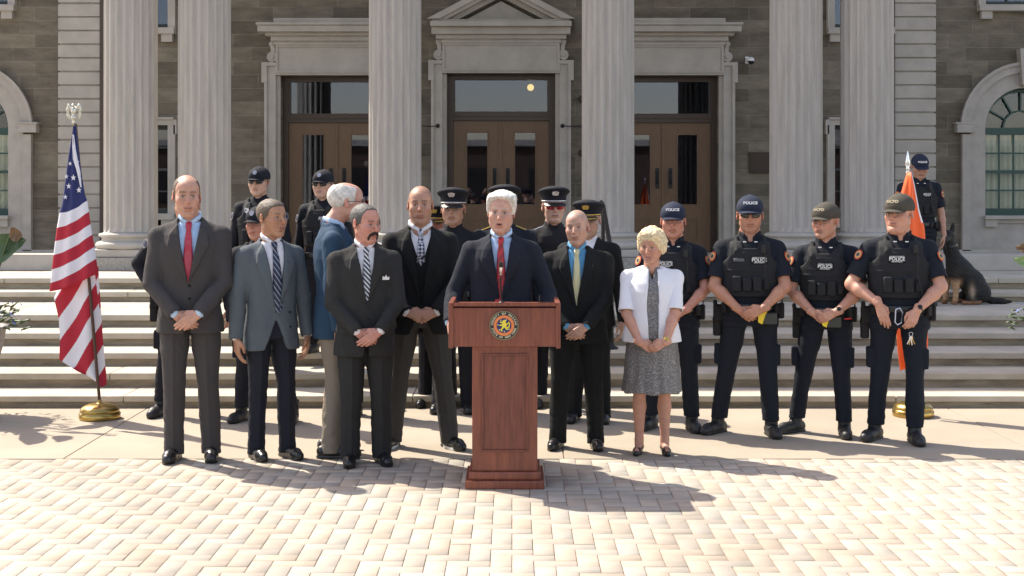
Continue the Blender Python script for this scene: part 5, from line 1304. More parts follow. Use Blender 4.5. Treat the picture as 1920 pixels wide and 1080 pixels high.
person('officer in peaked cap with silver badge between the bald man and the speaker', 850, 232, 351, zf=0, yaw=-4, head=(0, -2, 0), skin=(.40, .23, .16), outfit='dress', arms=('down', 'down'), hat=PC_S, q=1.2, group=gB, hatz=.05,
       hd=dict(hw=1.08, age=.1, fat=.004), o=dict(tm=NAVY2, sm=NAVY2, badge=SILVER, bpos=(.12, 1.33), insignia=0, belt=1, patch=0))
person('officer with gold hat badge mostly hidden behind the bald man left of the podium', 820, 226, 381, zf=0, yaw=-4, head=(-6, 0, 0), skin=ruddy, outfit='dress', arms=('down', 'down'), hat=PC_G, q=1.3, group=gB, hatz=.05,
       hd=dict(hw=1.08, age=.5), w=.92, o=dict(tm=NAVY2, sm=NAVY2, insignia=0, patch=0))
person('officer with gold hat badge and gold epaulettes directly behind the white haired speaker', 946, 232, 345, zf=zt[0]*0, yaw=0, head=(0, 0, 0), skin=fair, outfit='dress', arms=('down', 'down'), hat=PC_G, q=1.2, group=gB, hatz=.05,
       hd=dict(hw=1.08, age=.5), w=1.05, o=dict(tm=NAVY2, sm=C_NAVY, insignia=0, epaulette=GOLD, patch=0))
person('officer in peaked cap with silver badge and red mirrored sunglasses', 1038, 226, 348, zf=0, yaw=3, head=(2, 0, 0), skin=pale, outfit='dress', arms=('down', 'down'), hat=PC_S, glasses='red', q=1.2, group=gB, hatz=.05,
       hd=dict(hw=1.08, age=.1, jaw=.94), o=dict(tm=NAVY2, sm=cloth('charcoal_uniform', (.022, .021, .024)), insignia=0, badge=None, epaulette=SILVER))
person('officer in dress coat and gold braided hat close behind the short bald man', 1104, 242, 372, yaw=-8, head=(-6, 2, 0), skin=(.42, .25, .18), outfit='dress', arms=('down', 'down'), hat=PC_G, q=1.1, group=gB, hatz=.05,
       hd=dict(hw=1.08, age=.6), w=1.05, o=dict(tm=C_BLACK, sm=WHITEC, dresscoat=C_BLACK, insignia=0, patch=0, belt=0, badge=GOLD, bpos=(.135, 1.37)))
person('officer in navy cap and vest standing behind the woman in the white cardigan', 1262, sp(807), 379, yaw=-6, head=(-3, 0, 0), skin=ruddy, outfit='short', arms=('hi_under', 'hi_top'), hat=CAPN, q=1.05, group=gC,
       hd=dict(hw=1.08, age=.3, fat=.006, neck=.068), w=1.10, belly=.025, stance=((-.18, .05, -25), (.15, 0, 12)), o=dict(OV, pol=(-.06, 1.335)))
person('officer in navy cap and sunglasses, hands over yellow stun gun grip', 1406, sp(815), 366, yaw=-8, head=(0, 0, 0), skin=(.44, .215, .135), outfit='short', arms=('hi_under', 'hi_top'), hat=CAPN, glasses='dark', group=gC,
       hd=dict(hw=1.08, age=.2, neck=.066, stubble=.2), w=1.12, belly=.02, stance=((-.24, .04, -35), (.16, -.04, 12)), o=dict(OV, taser=.14, tape=1, pol=(.065, 1.335), arm=1.05))
person('officer in grey tan cap and wrist watch, second from the right in front', 1549, sp(815), 379, yaw=-16, head=(-26, 0, 0), skin=(.48, .25, .175), outfit='short', arms=('hi_under', 'hi_top'), hat=CAPK, group=gC,
       hd=dict(hw=1.08, age=.2, neck=.062, stubble=.1), w=1.04, stance=((-.24, .04, -40), (.14, -.05, 8)), o=dict(OV, taser=.07, pol=(.0, 1.325), watch=(1, BLACKM), red=1, mic=0, arm=1.05))
ARMS['keys'] = ((.10, -.20, .985), (1, .25, .0), (-.45, -.35, -.85), (-.2, 1, -.2), 'in', (.5, .7, .5))
ARMS['beltfront'] = ((.155, -.19, 1.03), (1, .5, -.2), (-.35, -.2, -.95), (.0, 1, -.2), 'in', (.25, .3, .2))
person('officer in worn tan cap, thumb in belt, holding keys in front of the orange flag', 1686, sp(826), 363, yaw=-8, head=(-34, 0, 0), skin=(.50, .26, .18), outfit='short', arms=('beltfront', 'keys'), hat=CAPK, group=gC,
       hd=dict(hw=1.08, age=.1, fat=.008, neck=.066), w=1.14, belly=.015, stance=((-.17, .02, -30), (.10, -.10, 5)), o=dict(OV, pol=(-.035, 1.345), watch=(1, BLACKM), arm=1.08))
person('dog handler in navy cap standing on the landing behind the orange flag', 1724, 178, 289, zf=zt[4], yaw=-4, head=(2, 18, 0), skin=(.42, .23, .16), outfit='short', arms=('down_back', 'down'), hat=CAPN, q=1.15, group=gC,
       hd=dict(hw=1.08, age=.2), w=1.05, o=dict(OV, pol=(.06, 1.335), psc=.8))
# ---------------------------------------------------------------- podium, microphone
PW = mat('mahogany', (.19, .055, .032), .36, noise=.38, nscale=6, nstretch=(8, 8, .7), spec=.5)
PWD = mat('mahogany_dark', (.15, .042, .026), .38, noise=.42, nscale=7, nstretch=(7, 7, .8))
PS = 312.; pd = empty('podium', (XX(946, PS), F/PS, 0)); tag(pd, 'red brown mahogany podium with round county seal standing before the white haired speaker', 'podium')
X_ = lambda px: (px-946)/PS
Z_ = lambda py: ZZ(py, PS)
m = MB(); m.bbox(X_(885), X_(1008), .03, .40, .10, Z_(640), b=.006)
for x0, x1, z0, z1 in ((X_(900), X_(993), .17, .20), (X_(900), X_(993), Z_(667), Z_(663)), ): pass
xa, xb, za, zb_ = X_(903), X_(990), .22, Z_(664)
m.build('pedestal', PW, pd)
m = MB(); t = .012
m.bbox(xa, xb, .016, .0295, za, za+t, b=.003); m.bbox(xa, xb, .016, .0295, zb_-t, zb_, b=.003); m.bbox(xa, xa+t, .0165, .0296, za+t, zb_-t, b=.003); m.bbox(xb-t, xb, .0165, .0296, za+t, zb_-t, b=.003)
m.box(xa+t+.002, xb-t-.002, .024, .0292, za+t+.002, zb_-t-.002); m.build('front_panel', PWD, pd)
m = MB(); m.bbox(X_(872), X_(1021), -.02, .46, 0, .05, b=.008); m.bbox(X_(879), X_(1014), .005, .43, .0505, .0995, b=.01); m.build('base', PW, pd)
m = MB(); m.bbox(X_(848), X_(1044), 0, .44, Z_(650), Z_(577), b=.006); m.build('desk_box', PW, pd)
m = MB(); m.bbox(X_(841), X_(850), -.012, .46, Z_(653), Z_(567)-.002, b=.005); m.build('side_board', PW, pd)
m = MB(); m.bbox(X_(1042), X_(1051), -.012, .46, Z_(653), Z_(567)-.002, b=.005); m.build('side_board', PW, pd)
m = MB(); zt_p = Z_(567); m.add([(X_(850)+.001, -.02, zt_p-.022), (X_(1042)-.001, -.02, zt_p-.022), (X_(1042)-.001, -.02, zt_p), (X_(850)+.001, -.02, zt_p), (X_(850)+.001, .46, zt_p-.06), (X_(1042)-.001, .46, zt_p-.06), (X_(1042)-.001, .46, zt_p-.04), (X_(850)+.001, .46, zt_p-.04)],
      [(0, 1, 2, 3), (3, 2, 6, 7), (4, 7, 6, 5), (0, 4, 5, 1), (0, 3, 7, 4), (1, 5, 6, 2)]); m.build('reading_top', PW, pd)
# seal
sx, sz, sr = X_(945), Z_(610), 27.5/PS
sr2 = empty('seal', (sx, -.004, sz)); sr2.parent = pd
def ring(r, y0, y1, mt, name, parent, n=40):
    mm = MB(); mm.prism([(r*math.cos(2*PI*k/n), r*math.sin(2*PI*k/n)) for k in range(n)], y0, y1); return mm.build(name, mt, parent)
SEALG = mat('seal_bronze', (.22, .19, .12), .4, metal=.6); SEALK = mat('seal_black', (.015, .015, .02), .5); SEALO = mat('seal_orange', (.70, .20, .06), .5); SEALB = mat('seal_blue', (.012, .018, .09), .5); SEALY = mat('seal_yellow', (.75, .62, .05), .5); SEALT = mat('seal_letters', (.60, .55, .35), .5)
ring(sr, -.010, 0, SEALG, 'rim', sr2); ring(sr*.93, -.012, -.0101, SEALK, 'letter_band', sr2); ring(sr*.70, -.014, -.0121, SEALO, 'orange_band', sr2); ring(sr*.50, -.016, -.0141, SEALB, 'blue_field', sr2)
m = MB()
def arctext(txt, a_mid, span, r, size, flip):
    n = len(txt)
    for i, chh in enumerate(txt):
        if chh == ' ': continue
        u = (i-(n-1)/2)/max(1, n-1); a = a_mid-u*span if not flip else a_mid+u*span
        v, fc_ = text_geo(chh, size, .0006, bold=.0006); th = a-PI/2 if not flip else a+PI/2; c_, s_ = math.cos(th), math.sin(th)
        m.add([(r*math.cos(a)+x*c_-y*s_, -.0125-z, r*math.sin(a)+x*s_+y*c_) for x, y, z in v], fc_)
arctext('COUNTY OF NASSAU', PI/2, 2.9, sr*.81, .0165, False); arctext('STATE OF NEW YORK', -PI/2, 2.6, sr*.81, .0155, True)
m.build('seal_lettering', SEALT, sr2)
m = MB(); L0 = sr*.42      # lion rampant with seven billets
lion = [(-.02, .95), (.22, .92), (.35, .72), (.24, .55), (.42, .35), (.62, .42), (.70, .30), (.45, .12), (.38, -.15), (.50, -.45), (.72, -.55), (.60, -.70), (.30, -.62), (.15, -.30), (-.05, -.35), (-.30, -.65), (-.20, -.90), (-.48, -.92), (-.55, -.62), (-.32, -.30), (-.30, .05), (-.62, -.05), (-.80, .05), (-.62, .18), (-.30, .26), (-.26, .42), (-.60, .45), (-.72, .60), (-.50, .66), (-.24, .62), (-.22, .80)]
m.prism([(x*L0, z*L0) for x, z in lion][::-1], -.0195, -.0161)
tl = [(.42, -.30), (.75, -.10), (.80, .25), (.66, .50), (.72, .70), (.90, .50), (.98, .20), (.92, -.22), (.60, -.45)]; m.prism([(x*L0, z*L0) for x, z in tl], -.0190, -.0161); m.build('lion', SEALY, sr2)
m = MB()
for k in range(7):
    a = 2*PI*k/7+.3; x, z = .41*sr*math.cos(a), .41*sr*math.sin(a)
    if k in (0,): continue
    m.box(x-.003, x+.003, -.0178, -.0162, z-.0045, z+.0045)
m.build('billets', mat('seal_cream', (.55, .52, .38), .5), sr2)
mc = empty('microphone', (X_(940)+pd.location.x, F/PS+.20, zt_p-.03)); tag(mc, 'slim gooseneck microphone rising from the podium in front of the red tie', 'microphone')
zm = ZZ(492, 308)-mc.location.z
m = MB(); m.tube([(0, 0, 0), (0, .0, .05), (-.006, -.005, .10), (-.004, -.02, zm*.72)], .0045, 8); m.build('gooseneck', BLACKM, mc)
m = MB(); m.lathe([(.022, 0), (.022, .012), (.010, .02)], n=16); m.build('mount', BLACKM, mc)
m = MB(); m.tube([(-.004, -.02, zm*.70), (-.003, -.03, zm*.80), (-.003, -.034, zm*.88)], [.008, .010, .0105], 12); m.build('shock_mount', SILVER, mc)
m = MB(); m.tube([(-.003, -.034, zm*.88), (-.003, -.036, zm*.93), (-.003, -.038, zm*1.0)], [.0125, .0145, .011], 12); m.build('capsule', BLACKM, mc)

# ---------------------------------------------------------------- flags
def stand(name_parent, r=.125):
    m = MB(); pr = [(r*.97, .0), (r, .012), (r, .045), (r*.93, .055), (r*.90, .060)]
    for k in range(9): a = k/8*PI/2; pr.append((r*.88*math.cos(a)+.012, .062+.062*math.sin(a)))
    pr.append((.016, .15)); m.lathe(pr, n=40); return m.build('base', BRASS, name_parent)
fs = (785-HY)/CH
fg = empty('american_flag', (XX(187, fs), F/fs, 0)); tag(fg, 'American flag furled on a brown pole with silver eagle and brass base', 'flag')
stand(fg, 38/fs)
fx = lambda px: (px-187)/fs
fz = lambda py: ZZ(py, fs)
m = MB(); m.tube([(0, 0, .12), (fx(141.5), .0, fz(232))], .0125, 12); m.build('pole', mat('brown_pole', (.07, .035, .022), .35, noise=.2), fg)
# eagle
f_ = Field((-.12, -.08, -.08), (.12, .08, .16), .0035)
f_.chain([(0, 0, -.06), (0, 0, -.02)], [.012, .010], .004); f_.ell((0, 0, -.02), (.022, .022, .020), .006); f_.ell((0, 0, .03), (.020, .018, .035), .01); f_.ell((0, -.012, .078), (.012, .014, .013), .01); f_.cone((0, -.024, .078), (0, -.036, .072), .005, .002, .004)
for s_ in (-1, 1):
    f_.chain([(s_*.012, .004, .045), (s_*.04, .008, .078), (s_*.050, .010, .045), (s_*.046, .012, -.005), (s_*.036, .012, -.03)], [.010, .011, .012, .010, .005], .008, flat=((0, 1, 0), .5))
V, Q = f_.mesh(1); tmesh('eagle_finial', V, Q, mat('pale_silver', (.62, .60, .50), .35, metal=.7, noise=.2, nscale=60), fg, 1, np.eye(3), (fx(138), 0, fz(216)))
RED = mat('flag_red', (.42, .015, .035), .75, bump=.15, bscale=300); WHT = mat('flag_white', (.74, .73, .78), .75, bump=.15, bscale=300); BLU = mat('flag_blue', (.018, .026, .12), .75, bump=.15, bscale=300)
def sheet(name, rows, NU, yfun, mats_i, parent, y0=0., thick=.004):
    """rows: list of (z, xl, xr, slant) stations; mats_i(row index float) per band; returns grid"""
    V = []; Q = []; MI = []
    R_ = len(rows)
    for i, (xl, zl, xr, zr) in enumerate(rows):
        for j in range(NU+1):
            u = j/NU; x = xl+(xr-xl)*u; z = zl+(zr-zl)*u-.025*math.sin(PI*u)*(i > 0); V.append((x, y0+yfun(u, i/(R_-1)), z))
    n1 = len(V); V += [(x, y+thick, z) for x, y, z in V]
    for i in range(R_-1):
        for j in range(NU):
            a = i*(NU+1)+j; Q.append((a+NU+1, a+NU+2, a+1, a)); MI.append(mats_i(i, j)); Q.append((n1+a, n1+a+1, n1+a+NU+2, n1+a+NU+1)); MI.append(mats_i(i, j))
        for j in (0, NU):
            a = i*(NU+1)+j; q = (a, a+NU+1, n1+a+NU+1, n1+a); Q.append(q if j else q[::-1]); MI.append(mats_i(i, min(j, NU-1)))
    for i in (0, R_-1):
        for j in range(NU):
            a = i*(NU+1)+j; q = (a, a+1, n1+a+1, n1+a); Q.append(q[::-1] if i else q); MI.append(mats_i(min(i, R_-2), j))
    return V, Q, MI
def build_cloth(name, g, mts, parent):
    V, Q, MI = g; me = bpy.data.meshes.new(name); me.from_pydata(V, [], Q); me.update()
    for q_ in mts: me.materials.append(q_)
    me.polygons.foreach_set('material_index', MI); me.polygons.foreach_set('use_smooth', [True]*len(Q))
    o_ = bpy.data.objects.new(name, me); COL.objects.link(o_); o_.parent = parent; return o_
yf = lambda u, v: -.05*math.sin(PI*u)*(.3+v)-.016*math.sin(2*PI*(u*2.4+.25*v))*(.3+v)
# front fold: outline stations from top to the fold's lower edge (left px, left py, right px, right py)
OUT = [(139, 238, 144, 236), (130, 292, 150, 290), (124, 340, 156, 335), (119, 380, 161, 365), (114, 399, 165, 376), (109, 427, 168, 397), (106, 452, 171, 420), (103, 478, 174, 440), (100, 505, 178, 463), (98, 530, 181, 485), (96, 546, 184, 512)]
rows = []; band = []
for k in range(len(OUT)-1):
    a, b = OUT[k], OUT[k+1]; n = 4
    for t in range(n): rows.append([a[i]+(b[i]-a[i])*t/n for i in range(4)]); band.append(k)
rows.append(list(OUT[-1]))
rows = [(fx(a), fz(b), fx(c_), fz(d_)) for a, b, c_, d_ in rows]
mi = lambda i, j: 2 if band[i] < 4 else (1 if (band[i]-4) % 2 == 0 else 0)
fl = build_cloth('flag_cloth', sheet('c', rows, 24, yf, mi, fg, -.022), [RED, WHT, BLU], fg)
def spos(u, v):
    i = v*(len(rows)-1); i0 = min(int(i), len(rows)-2); t = i-i0; r = [rows[i0][q_]*(1-t)+rows[i0+1][q_]*t for q_ in range(4)]
    return r[0]+(r[2]-r[0])*u, -.022+yf(u, v)-.004, r[1]+(r[3]-r[1])*u-.025*math.sin(PI*u)
m = MB()
for px_, py_, sz_ in ((134, 308, 4.5), (128, 327, 5), (142, 332, 6), (132, 351, 6), (153, 358, 6), (126, 371, 5), (150, 305, 4), (155, 336, 3.5), (141, 285, 3.5)):
    X0, Z0 = fx(px_), fz(py_); r0 = sz_/fs; best = min(((spos(u, v), (spos(u, v)[0]-X0)**2+(spos(u, v)[2]-Z0)**2) for u in np.linspace(.08, .92, 15) for v in np.linspace(.05, .4, 20)), key=lambda t: t[1])[0]
    pts = [(best[0]+(r0 if k % 2 == 0 else r0*.4)*math.sin(PI*k/5)*.85, best[2]+(r0 if k % 2 == 0 else r0*.4)*math.cos(PI*k/5)) for k in range(10)]
    m.prism(pts[::-1], best[1]-.004, best[1]+.004)
m.build('stars', WHT, fl)
lp = [(139.5, 252, 142, 254), (139, 275, 145, 280), (141, 298, 149, 302), (146, 318, 153, 322), (151, 336, 155, 340), (154, 350, 156, 352)]
m = MB(); v = []
for xa_, ya_, xb_, yb_ in lp:
    for X0, Y0 in ((xa_, ya_), (xb_, yb_)):
        X0, Z0 = fx(X0), fz(Y0); bb = min(((spos(u, w_)) for u in np.linspace(0, 1, 21) for w_ in np.linspace(0, .45, 40)), key=lambda t: (t[0]-X0)**2+(t[2]-Z0)**2); v.append((X0, bb[1]-.006, Z0))
v += [(x, y+.005, z) for x, y, z in v]; n_ = len(lp)*2
m.add(v, [(2*i, 2*i+2, 2*i+3, 2*i+1) for i in range(len(lp)-1)]+[(n_+2*i, n_+2*i+1, n_+2*i+3, n_+2*i+2) for i in range(len(lp)-1)]+[(2*i, n_+2*i, n_+2*i+2, 2*i+2) for i in range(len(lp)-1)]+[(2*i+1, 2*i+3, n_+2*i+3, n_+2*i+1) for i in range(len(lp)-1)], True)
m.build('white_fold', WHT, fl)
# rear fold: lower body of the flag with diagonal stripes
OUT2 = [(116, 520, 180, 500), (98, 560, 182, 540), (108, 600, 185, 585), (110, 640, 188, 635), (109, 675, 192, 680), (140, 695, 195, 705), (185, 716, 196, 722)]
rows2 = []
NR = 170
zz0 = np.linspace(0, len(OUT2)-1, NR)
for t in zz0:
    i0 = min(int(t), len(OUT2)-2); w_ = t-i0; r = [OUT2[i0][q_]*(1-w_)+OUT2[i0+1][q_]*w_ for q_ in range(4)]; rows2.append((fx(r[0]), fz(r[1]), fx(r[2]), fz(r[3])))
NU2 = 130
def mi2(i, j):
    r = rows2[i]; u = (j+.5)/NU2; x = r[0]+(r[2]-r[0])*u; z = r[1]+(r[3]-r[1])*u; px_, py_ = 187+x*fs, HY+(CH-z)*fs
    if px_ > 172+(py_-520)*.105+4: t = (px_*2.6+py_)/34.
    else: t = (px_*1.62+py_)/45.5+.05
    return int(math.floor(t)) % 2
yf2 = lambda u, v: -.035*math.sin(PI*u)-.020*math.sin(2*PI*(u*1.6+.3*v))
build_cloth('flag_cloth', sheet('d', rows2, NU2, yf2, mi2, fg, .045), [RED, WHT], fg)
# orange flag
os_ = (780-HY)/CH
og = empty('orange_flag', (XX(1712, os_), F/os_, 0)); tag(og, 'plain orange flag on a pole with silver spear tip behind the far right officer', 'flag')
ox = lambda px: (px-1712)/os_
oz = lambda py: ZZ(py, os_)
stand(og, 38/os_)
m = MB(); m.tube([(0, 0, .12), (ox(1703), 0, oz(322))], .0125, 12); m.build('pole', MATS['brown_pole'], og)
m = MB(); m.lathe([(.012, -.02), (.016, 0), (.010, .012), (.016, .02), (.010, .03), (.020, .06), (.014, .10), (.002, .165)], c=(ox(1702), 0, oz(322)), n=14, sy=.5); m.build('spear_finial', SILVER, og)
OUT3 = [(1699, 324, 1707, 322), (1692, 348, 1713, 346), (1682, 385, 1722, 395), (1676, 430, 1732, 428), (1676, 520, 1735, 520), (1678, 600, 1738, 600), (1680, 655, 1738, 650), (1685, 694, 1732, 664)]
rows = []
for t in np.linspace(0, len(OUT3)-1, 30):
    i0 = min(int(t), len(OUT3)-2); w_ = t-i0; r = [OUT3[i0][q_]*(1-w_)+OUT3[i0+1][q_]*w_ for q_ in range(4)]; rows.append((ox(r[0]), oz(r[1]), ox(r[2]), oz(r[3])))
ORF = mat('flag_orange', (.85, .12, .02), .6, noise=.05)
build_cloth('flag_cloth', sheet('e', rows, 40, lambda u, v: -.05*math.sin(PI*u)-.022*math.sin(2*PI*(u*2.2+.3*v))*(.2+v), lambda i, j: 1 if j >= 37 and i < 11 else 0, og, -.02), [ORF, WHT], og)

# ---------------------------------------------------------------- dog
ds = 176.
dg = empty('dog', ((1812-CX)/ds, F/ds, zt[4])); tag(dg, 'black and tan German shepherd sitting on the landing beside the dog handler', 'dog')
dx = lambda px: (px-1812)/ds
dz = lambda py: (586-py)/ds
f = Field((-.50, -.22, 0), (.55, .22, .85), .007)
# trunk: chest high at left, rump low at right
f.chain([(dx(1792), 0, dz(508)), (dx(1800), 0, dz(522)), (dx(1822), 0, dz(545)), (dx(1838), 0, dz(565))], [.095, .118, .125, .11], .04)
f.ell((dx(1790), 0, dz(525)), (.085, .085, .11), .05)
f.chain([(dx(1790), 0, dz(505)), (dx(1782), -.005, dz(482)), (dx(1777), -.01, dz(466))], [.085, .072, .062], .03)
# head turned three quarter to the camera left
f.ell((dx(1777), -.015, dz(458)), (.066, .075, .060), .02); f.chain([(dx(1774), -.045, dz(460)), (dx(1766), -.115, dz(465)), (dx(1762), -.155, dz(467))], [.046, .034, .024], .02)
f.ell((dx(1762), -.17, dz(465)), (.016, .014, .012), .006)
for s_ in (-1, 1):
    f.chain([(dx(1777)+s_*.045, .0, dz(450)), (dx(1777)+s_*.056, .006, dz(440)), (dx(1777)+s_*.062, .008, dz(432))], [.030, .020, .007], .012, flat=((.2, 1, 0), .5))
    # front legs
    y = s_*.055; X0 = 1790 if s_ < 0 else 1778
    f.chain([(dx(X0), y, dz(532)), (dx(X0-1), y, dz(552)), (dx(X0-2), y-.01, dz(572)), (dx(X0-3), y-.015, dz(581))], [.058, .034, .026, .028], .02)
    f.cone((dx(X0-4), y-.015, .022), (dx(X0-9), y-.05, .020), .028, .024, .01)
    # haunch, hock and hind paw
    y = s_*.10
    f.ell((dx(1833), y*.85, dz(564)), (.105, .062, .105), .03); f.chain([(dx(1822), y, dz(560)), (dx(1812), y*1.15, dz(572)), (dx(1822), y*1.15, dz(581))], [.055, .040, .028], .02)
    f.chain([(dx(1828), y*1.1, .024), (dx(1808), y*1.15, .022), (dx(1800), y*1.15, .020)], [.024, .026, .024], .012)
f.chain([(dx(1846), .02, dz(576)), (dx(1860), .0, .036), (dx(1878), -.03, .030), (dx(1893), -.05, .026)], [.040, .036, .032, .012], .02)
f.F = np.maximum(f.F, .001-f.ax[2][None, None, :]+0*f.F)
V, Q = f.mesh(1); N = normals(V, Q); V = V+N*(.0030*wob(V*np.array([.7, 1, 1]), 80, 2)+.0015*wob(V, 190, 3))[:, None]
x, y, z = V.T; c = np.tile(np.array((.008, .007, .0065)), (len(V), 1)); tanc = (.46, .28, .15)
g_ = lambda a, b, r, zc=None: None
wl = sm01((.30-z)/.08)*sm01((dx(1803)-x)/.05)
c = mixc(c, tanc, wl*.95)
c = mixc(c, (.42, .30, .20), .85*np.exp(-(((x-dx(1815))/.028)**2+((z-dz(561))/.07)**2))*(y < 0))
c = mixc(c, (.25, .12, .06), .9*(z < .045)*(x < dx(1835)))
c = mixc(c, (.08, .05, .03), .2*np.exp(-(((x-dx(1790))/.05)**2+((z-dz(528))/.07)**2)))
c = mixc(c, (.06, .04, .03), .5*np.exp(-(((np.abs(x-dx(1777)))/.05)**2+((z-dz(462))/.03)**2))*(y < -.03))
c = c*(1+.25*wob(V, 150, 5))[:, None]
mesh_np('body', V, Q, mat('dog_fur', (1, 1, 1), .7, attr=True, bump=.6, bscale=140), dg, True, np.clip(c, 0, 1))
m = MB()
for s_ in (-1, 1):
    m = MB(); m.lathe([(.001, -.009), (.007, -.006), (.009, 0), (.007, .006), (.001, .009)], c=(dx(1777)-.012+s_*.026, -.078, dz(455)), n=10); m.build('eye', LENS, dg)
pass
m = MB(); cc = (dx(1781), -.006, dz(478)); m.lathe([(.077, -.012), (.080, 0), (.077, .012)], M=Matrix.Translation(cc)@Matrix.Rotation(-.25, 4, 'Y'), n=28); m.build('collar', LEATHER, dg)
ls = MB(); h0 = (( 1762-CX)/178, F/178-.06, ZZ(440, 178)); ls.tube([h0, (h0[0]+.06, h0[1]-.03, h0[2]-.22), (dg.location.x+cc[0]-.06, dg.location.y-.06, zt[4]+cc[2]-.03)], .007, 8)
tag(ls.build('leash', LEATHER), 'short black leather leash from the handler\'s hand to the sitting dog', 'leash')

# ---------------------------------------------------------------- planters at the two edges
LEAFG = mat('canna_leaf', (.045, .085, .022), .35, noise=.25, nscale=10); LEAFR = mat('bronze_leaf', (.17, .09, .03), .4, noise=.3, nscale=12); LEAFL = mat('pale_leaf', (.20, .30, .10), .4, noise=.25, nscale=12)
FLOW = mat('blue_petals', (.16, .22, .50), .6, noise=.2, nscale=20); POT = mat('grey_planter', (.30, .28, .26), .8, noise=.15, nscale=9, bump=.2)
GREENS = mat('small_leaves', (.05, .09, .03), .6, noise=.3, nscale=20)
def leaf(m, base, d, up, L_, W_l, bend, mi=0, n=12):
    d = Vector(d).normalized(); upv = Vector(up); side = d.cross(upv).normalized(); v = []; p = Vector(base); dd = d.copy(); K = 6
    for i in range(n+1):
        t = i/n; w_ = W_l*math.sin(PI*min(1, t*.97+.03))**.7*(1-.15*t)
        nrm = side.cross(dd).normalized()
        for k in range(-K//2, K//2+1): q = k/(K/2); v.append(p+side*w_*q+nrm*(abs(q)*w_*.28+.008*math.sin(14*t+3*q)))
        p = p+dd*(L_/n); dd = (dd+Vector((0, 0, -bend/n))).normalized()
    f = [(i*(K+1)+k, i*(K+1)+k+1, (i+1)*(K+1)+k+1, (i+1)*(K+1)+k) for i in range(n) for k in range(K)]
    m.add(v, f, True, mi)
def planter(px_base, s, lab, leaves, side):
    o_ = empty('planter', ((px_base-CX)/s, F/s, 0)); tag(o_, lab, 'planter')
    m = MB(); m.lathe([(.20, 0), (.21, .05), (.15, .10), (.13, .20), (.20, .30), (.30, .42), (.335, .55), (.36, ZZ(612, s)-.02), (.385, ZZ(612, s)), (.35, ZZ(612, s)), (.30, ZZ(612, s)-.04)], n=36); m.build('urn', POT, o_)
    zr = ZZ(612, s); m = MB(); rs = random.Random(5)
    for i in range(150):
        a = rs.uniform(0, 2*PI); r = rs.uniform(.12, .50); z = zr-.02+rs.uniform(0, .17)-.30*max(0, r-.36); b = (r*math.cos(a), r*math.sin(a), z)
        leaf(m, b, (math.cos(a), math.sin(a), rs.uniform(-.2, .9)), (0, 0, 1), rs.uniform(.05, .10), .016, rs.uniform(0, 1.2), 0, 3)
    m.build('foliage', GREENS, o_)
    m = MB()
    for i in range(170):
        a = rs.uniform(0, 2*PI); r = rs.uniform(.10, .53); z = zr+.03+rs.uniform(0, .17)-.25*max(0, r-.36); c_ = Vector((r*math.cos(a), r*math.sin(a), z))
        nrm = Vector((math.cos(a)*.6, math.sin(a)*.6, rs.uniform(.2, 1))).normalized(); t1 = nrm.orthogonal().normalized(); t2 = nrm.cross(t1)
        for k in range(5):
            an = 2*PI*k/5+i; d_ = t1*math.cos(an)+t2*math.sin(an); e_ = t1*math.cos(an+.5)+t2*math.sin(an+.5); g2 = t1*math.cos(an-.5)+t2*math.sin(an-.5); m.add([c_, c_+g2*.013, c_+d_*.021+nrm*.004, c_+e_*.013], [(0, 1, 2, 3)])
    m.build('blossoms', FLOW, o_)
    m = MB(); 
    for b, d_, L_, W_l, bend, mi_, *up_ in leaves:
        m.tube([(b[0]*.2, b[1]*.2, zr-.05), (b[0]*.7, b[1]*.7, zr+(b[2]-zr)*.5), b], [.014, .011, .008], 6, 0); leaf(m, b, d_, up_[0] if up_ else (0, 0, 1), L_, W_l, bend, mi_)
    m.build('canna_leaves', [LEAFG, LEAFR, LEAFL], o_)
    return o_
s1 = 236.
zl = lambda py: ZZ(py, s1)
lx = lambda px, b: (px-b)/s1
planter(-78, s1, 'grey urn of trailing blue flowers and big canna leaves at the left edge', [
    ((lx(-52, -78), -.05, zl(492)), (1, -.10, .45), .50, .135, .10, 0, (0, -1, .35)), ((lx(28, -78), -.12, zl(442)), (1, -.05, .35), .105, .065, .5, 1, (0, -1, .3)), ((-.1, .1, 1.5), (-.8, .3, .8), .6, .12, .8, 0), ((.0, -.1, 1.2), (.1, -.8, .9), .5, .11, .9, 0), ((-.1, .0, 1.75), (-.3, .1, 1), .6, .11, .6, 0),
    ((-.2, .2, 1.3), (-1, .6, .5), .6, .12, .8, 1), ((.0, .2, 1.6), (.2, .9, .8), .5, .10, .8, 0)], 1)
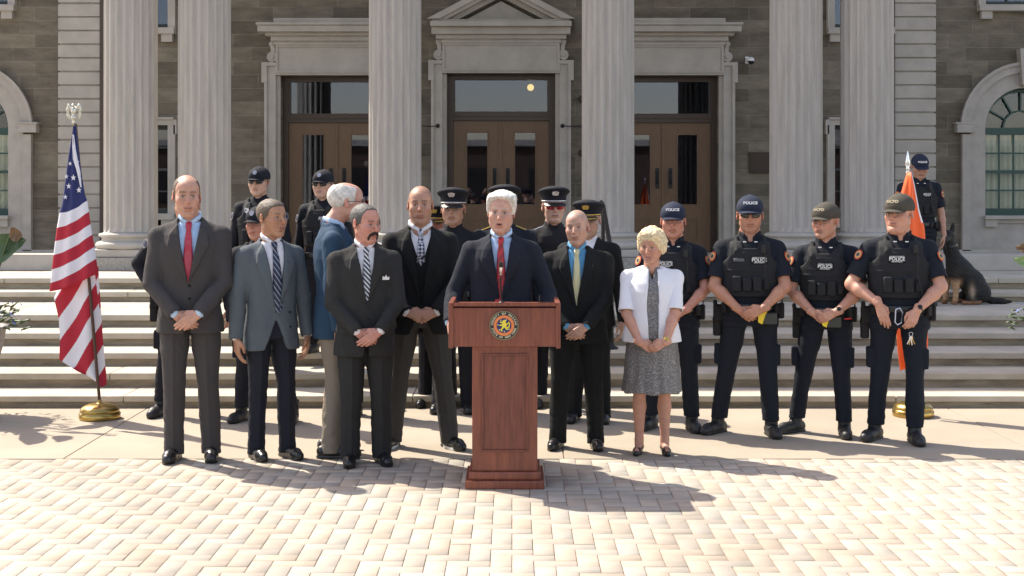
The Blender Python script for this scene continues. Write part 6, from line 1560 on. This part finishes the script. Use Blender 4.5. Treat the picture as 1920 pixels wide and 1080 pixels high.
planter(2016, 225., 'grey urn of blue flowers with reddish canna leaves at the right edge', [
    ((-.26, -.05, ZZ(508, 225)), (-1, -.1, .30), .30, .07, -.15, 2, (0, -1, .5)), ((-.28, 0, ZZ(478, 225)), (-.9, .1, .45), .22, .06, .4, 1, (0, -1, .5)), ((.1, .1, 1.4), (.8, .2, .8), .5, .11, .8, 0), ((.1, -.1, 1.2), (.4, -.8, .9), .5, .11, .9, 1), ((0, .1, 1.5), (.1, .5, 1), .5, .10, .6, 0)], -1)

# keys and carabiner of the far right officer
root, T, k, WR, EL_ = PEOPLE[-2]
Mw = Matrix.Translation(root.location)@Matrix.Rotation(root.rotation_euler.z, 4, 'Z')
kp = Mw@Vector((float(WR[1][0]*k)+.0-.05, float(WR[1][1]*k)-.035, float(WR[1][2]*k)-.17))
kr = empty('key_ring', kp); tag(kr, 'bunch of brass and steel keys hanging from the far right officer\'s hand', 'keys')
m = MB(); m.tube([(.014*math.cos(a), 0, .014*math.sin(a)) for a in [2*PI*i/14 for i in range(15)]], .0018, 6); m.build('ring', SILVER, kr)
for j, (a, mt) in enumerate(((-.45, BRASS), (-.1, SILVER), (.25, BRASS), (.5, SILVER))):
    m = MB(); m.prism([(-.009, 0), (.009, 0), (.010, -.016), (.004, -.024), (.004, -.060), (-.002, -.063), (-.004, -.024), (-.010, -.016)][::-1], -.0012, .0012); M_ = Matrix.Translation((0, -.003*j, -.014))@Matrix.Rotation(a, 4, 'Y'); m.v = [tuple(M_@Vector(v_)) for v_ in m.v]; m.build('key', mt, kr)
cb = MB(); xx = -.03; zc_ = .93; y = float(T.front(np.float64(xx), .95, .045)); pts = [(xx+a*.9, y, zc_+b) for a, b in ((-.020, .05), (.012, .062), (.034, .030), (.022, -.045), (-.006, -.06), (-.026, -.04), (-.020, .05))]
cb.tube([Mw@(Vector(p_)*k) for p_ in pts], .0048, 8)
tag(cb.build('carabiner', mat('blue_white_metal', (.62, .68, .82), .3, metal=.5)), 'pale metal carabiner clipped to the far right officer\'s belt', 'carabiner')
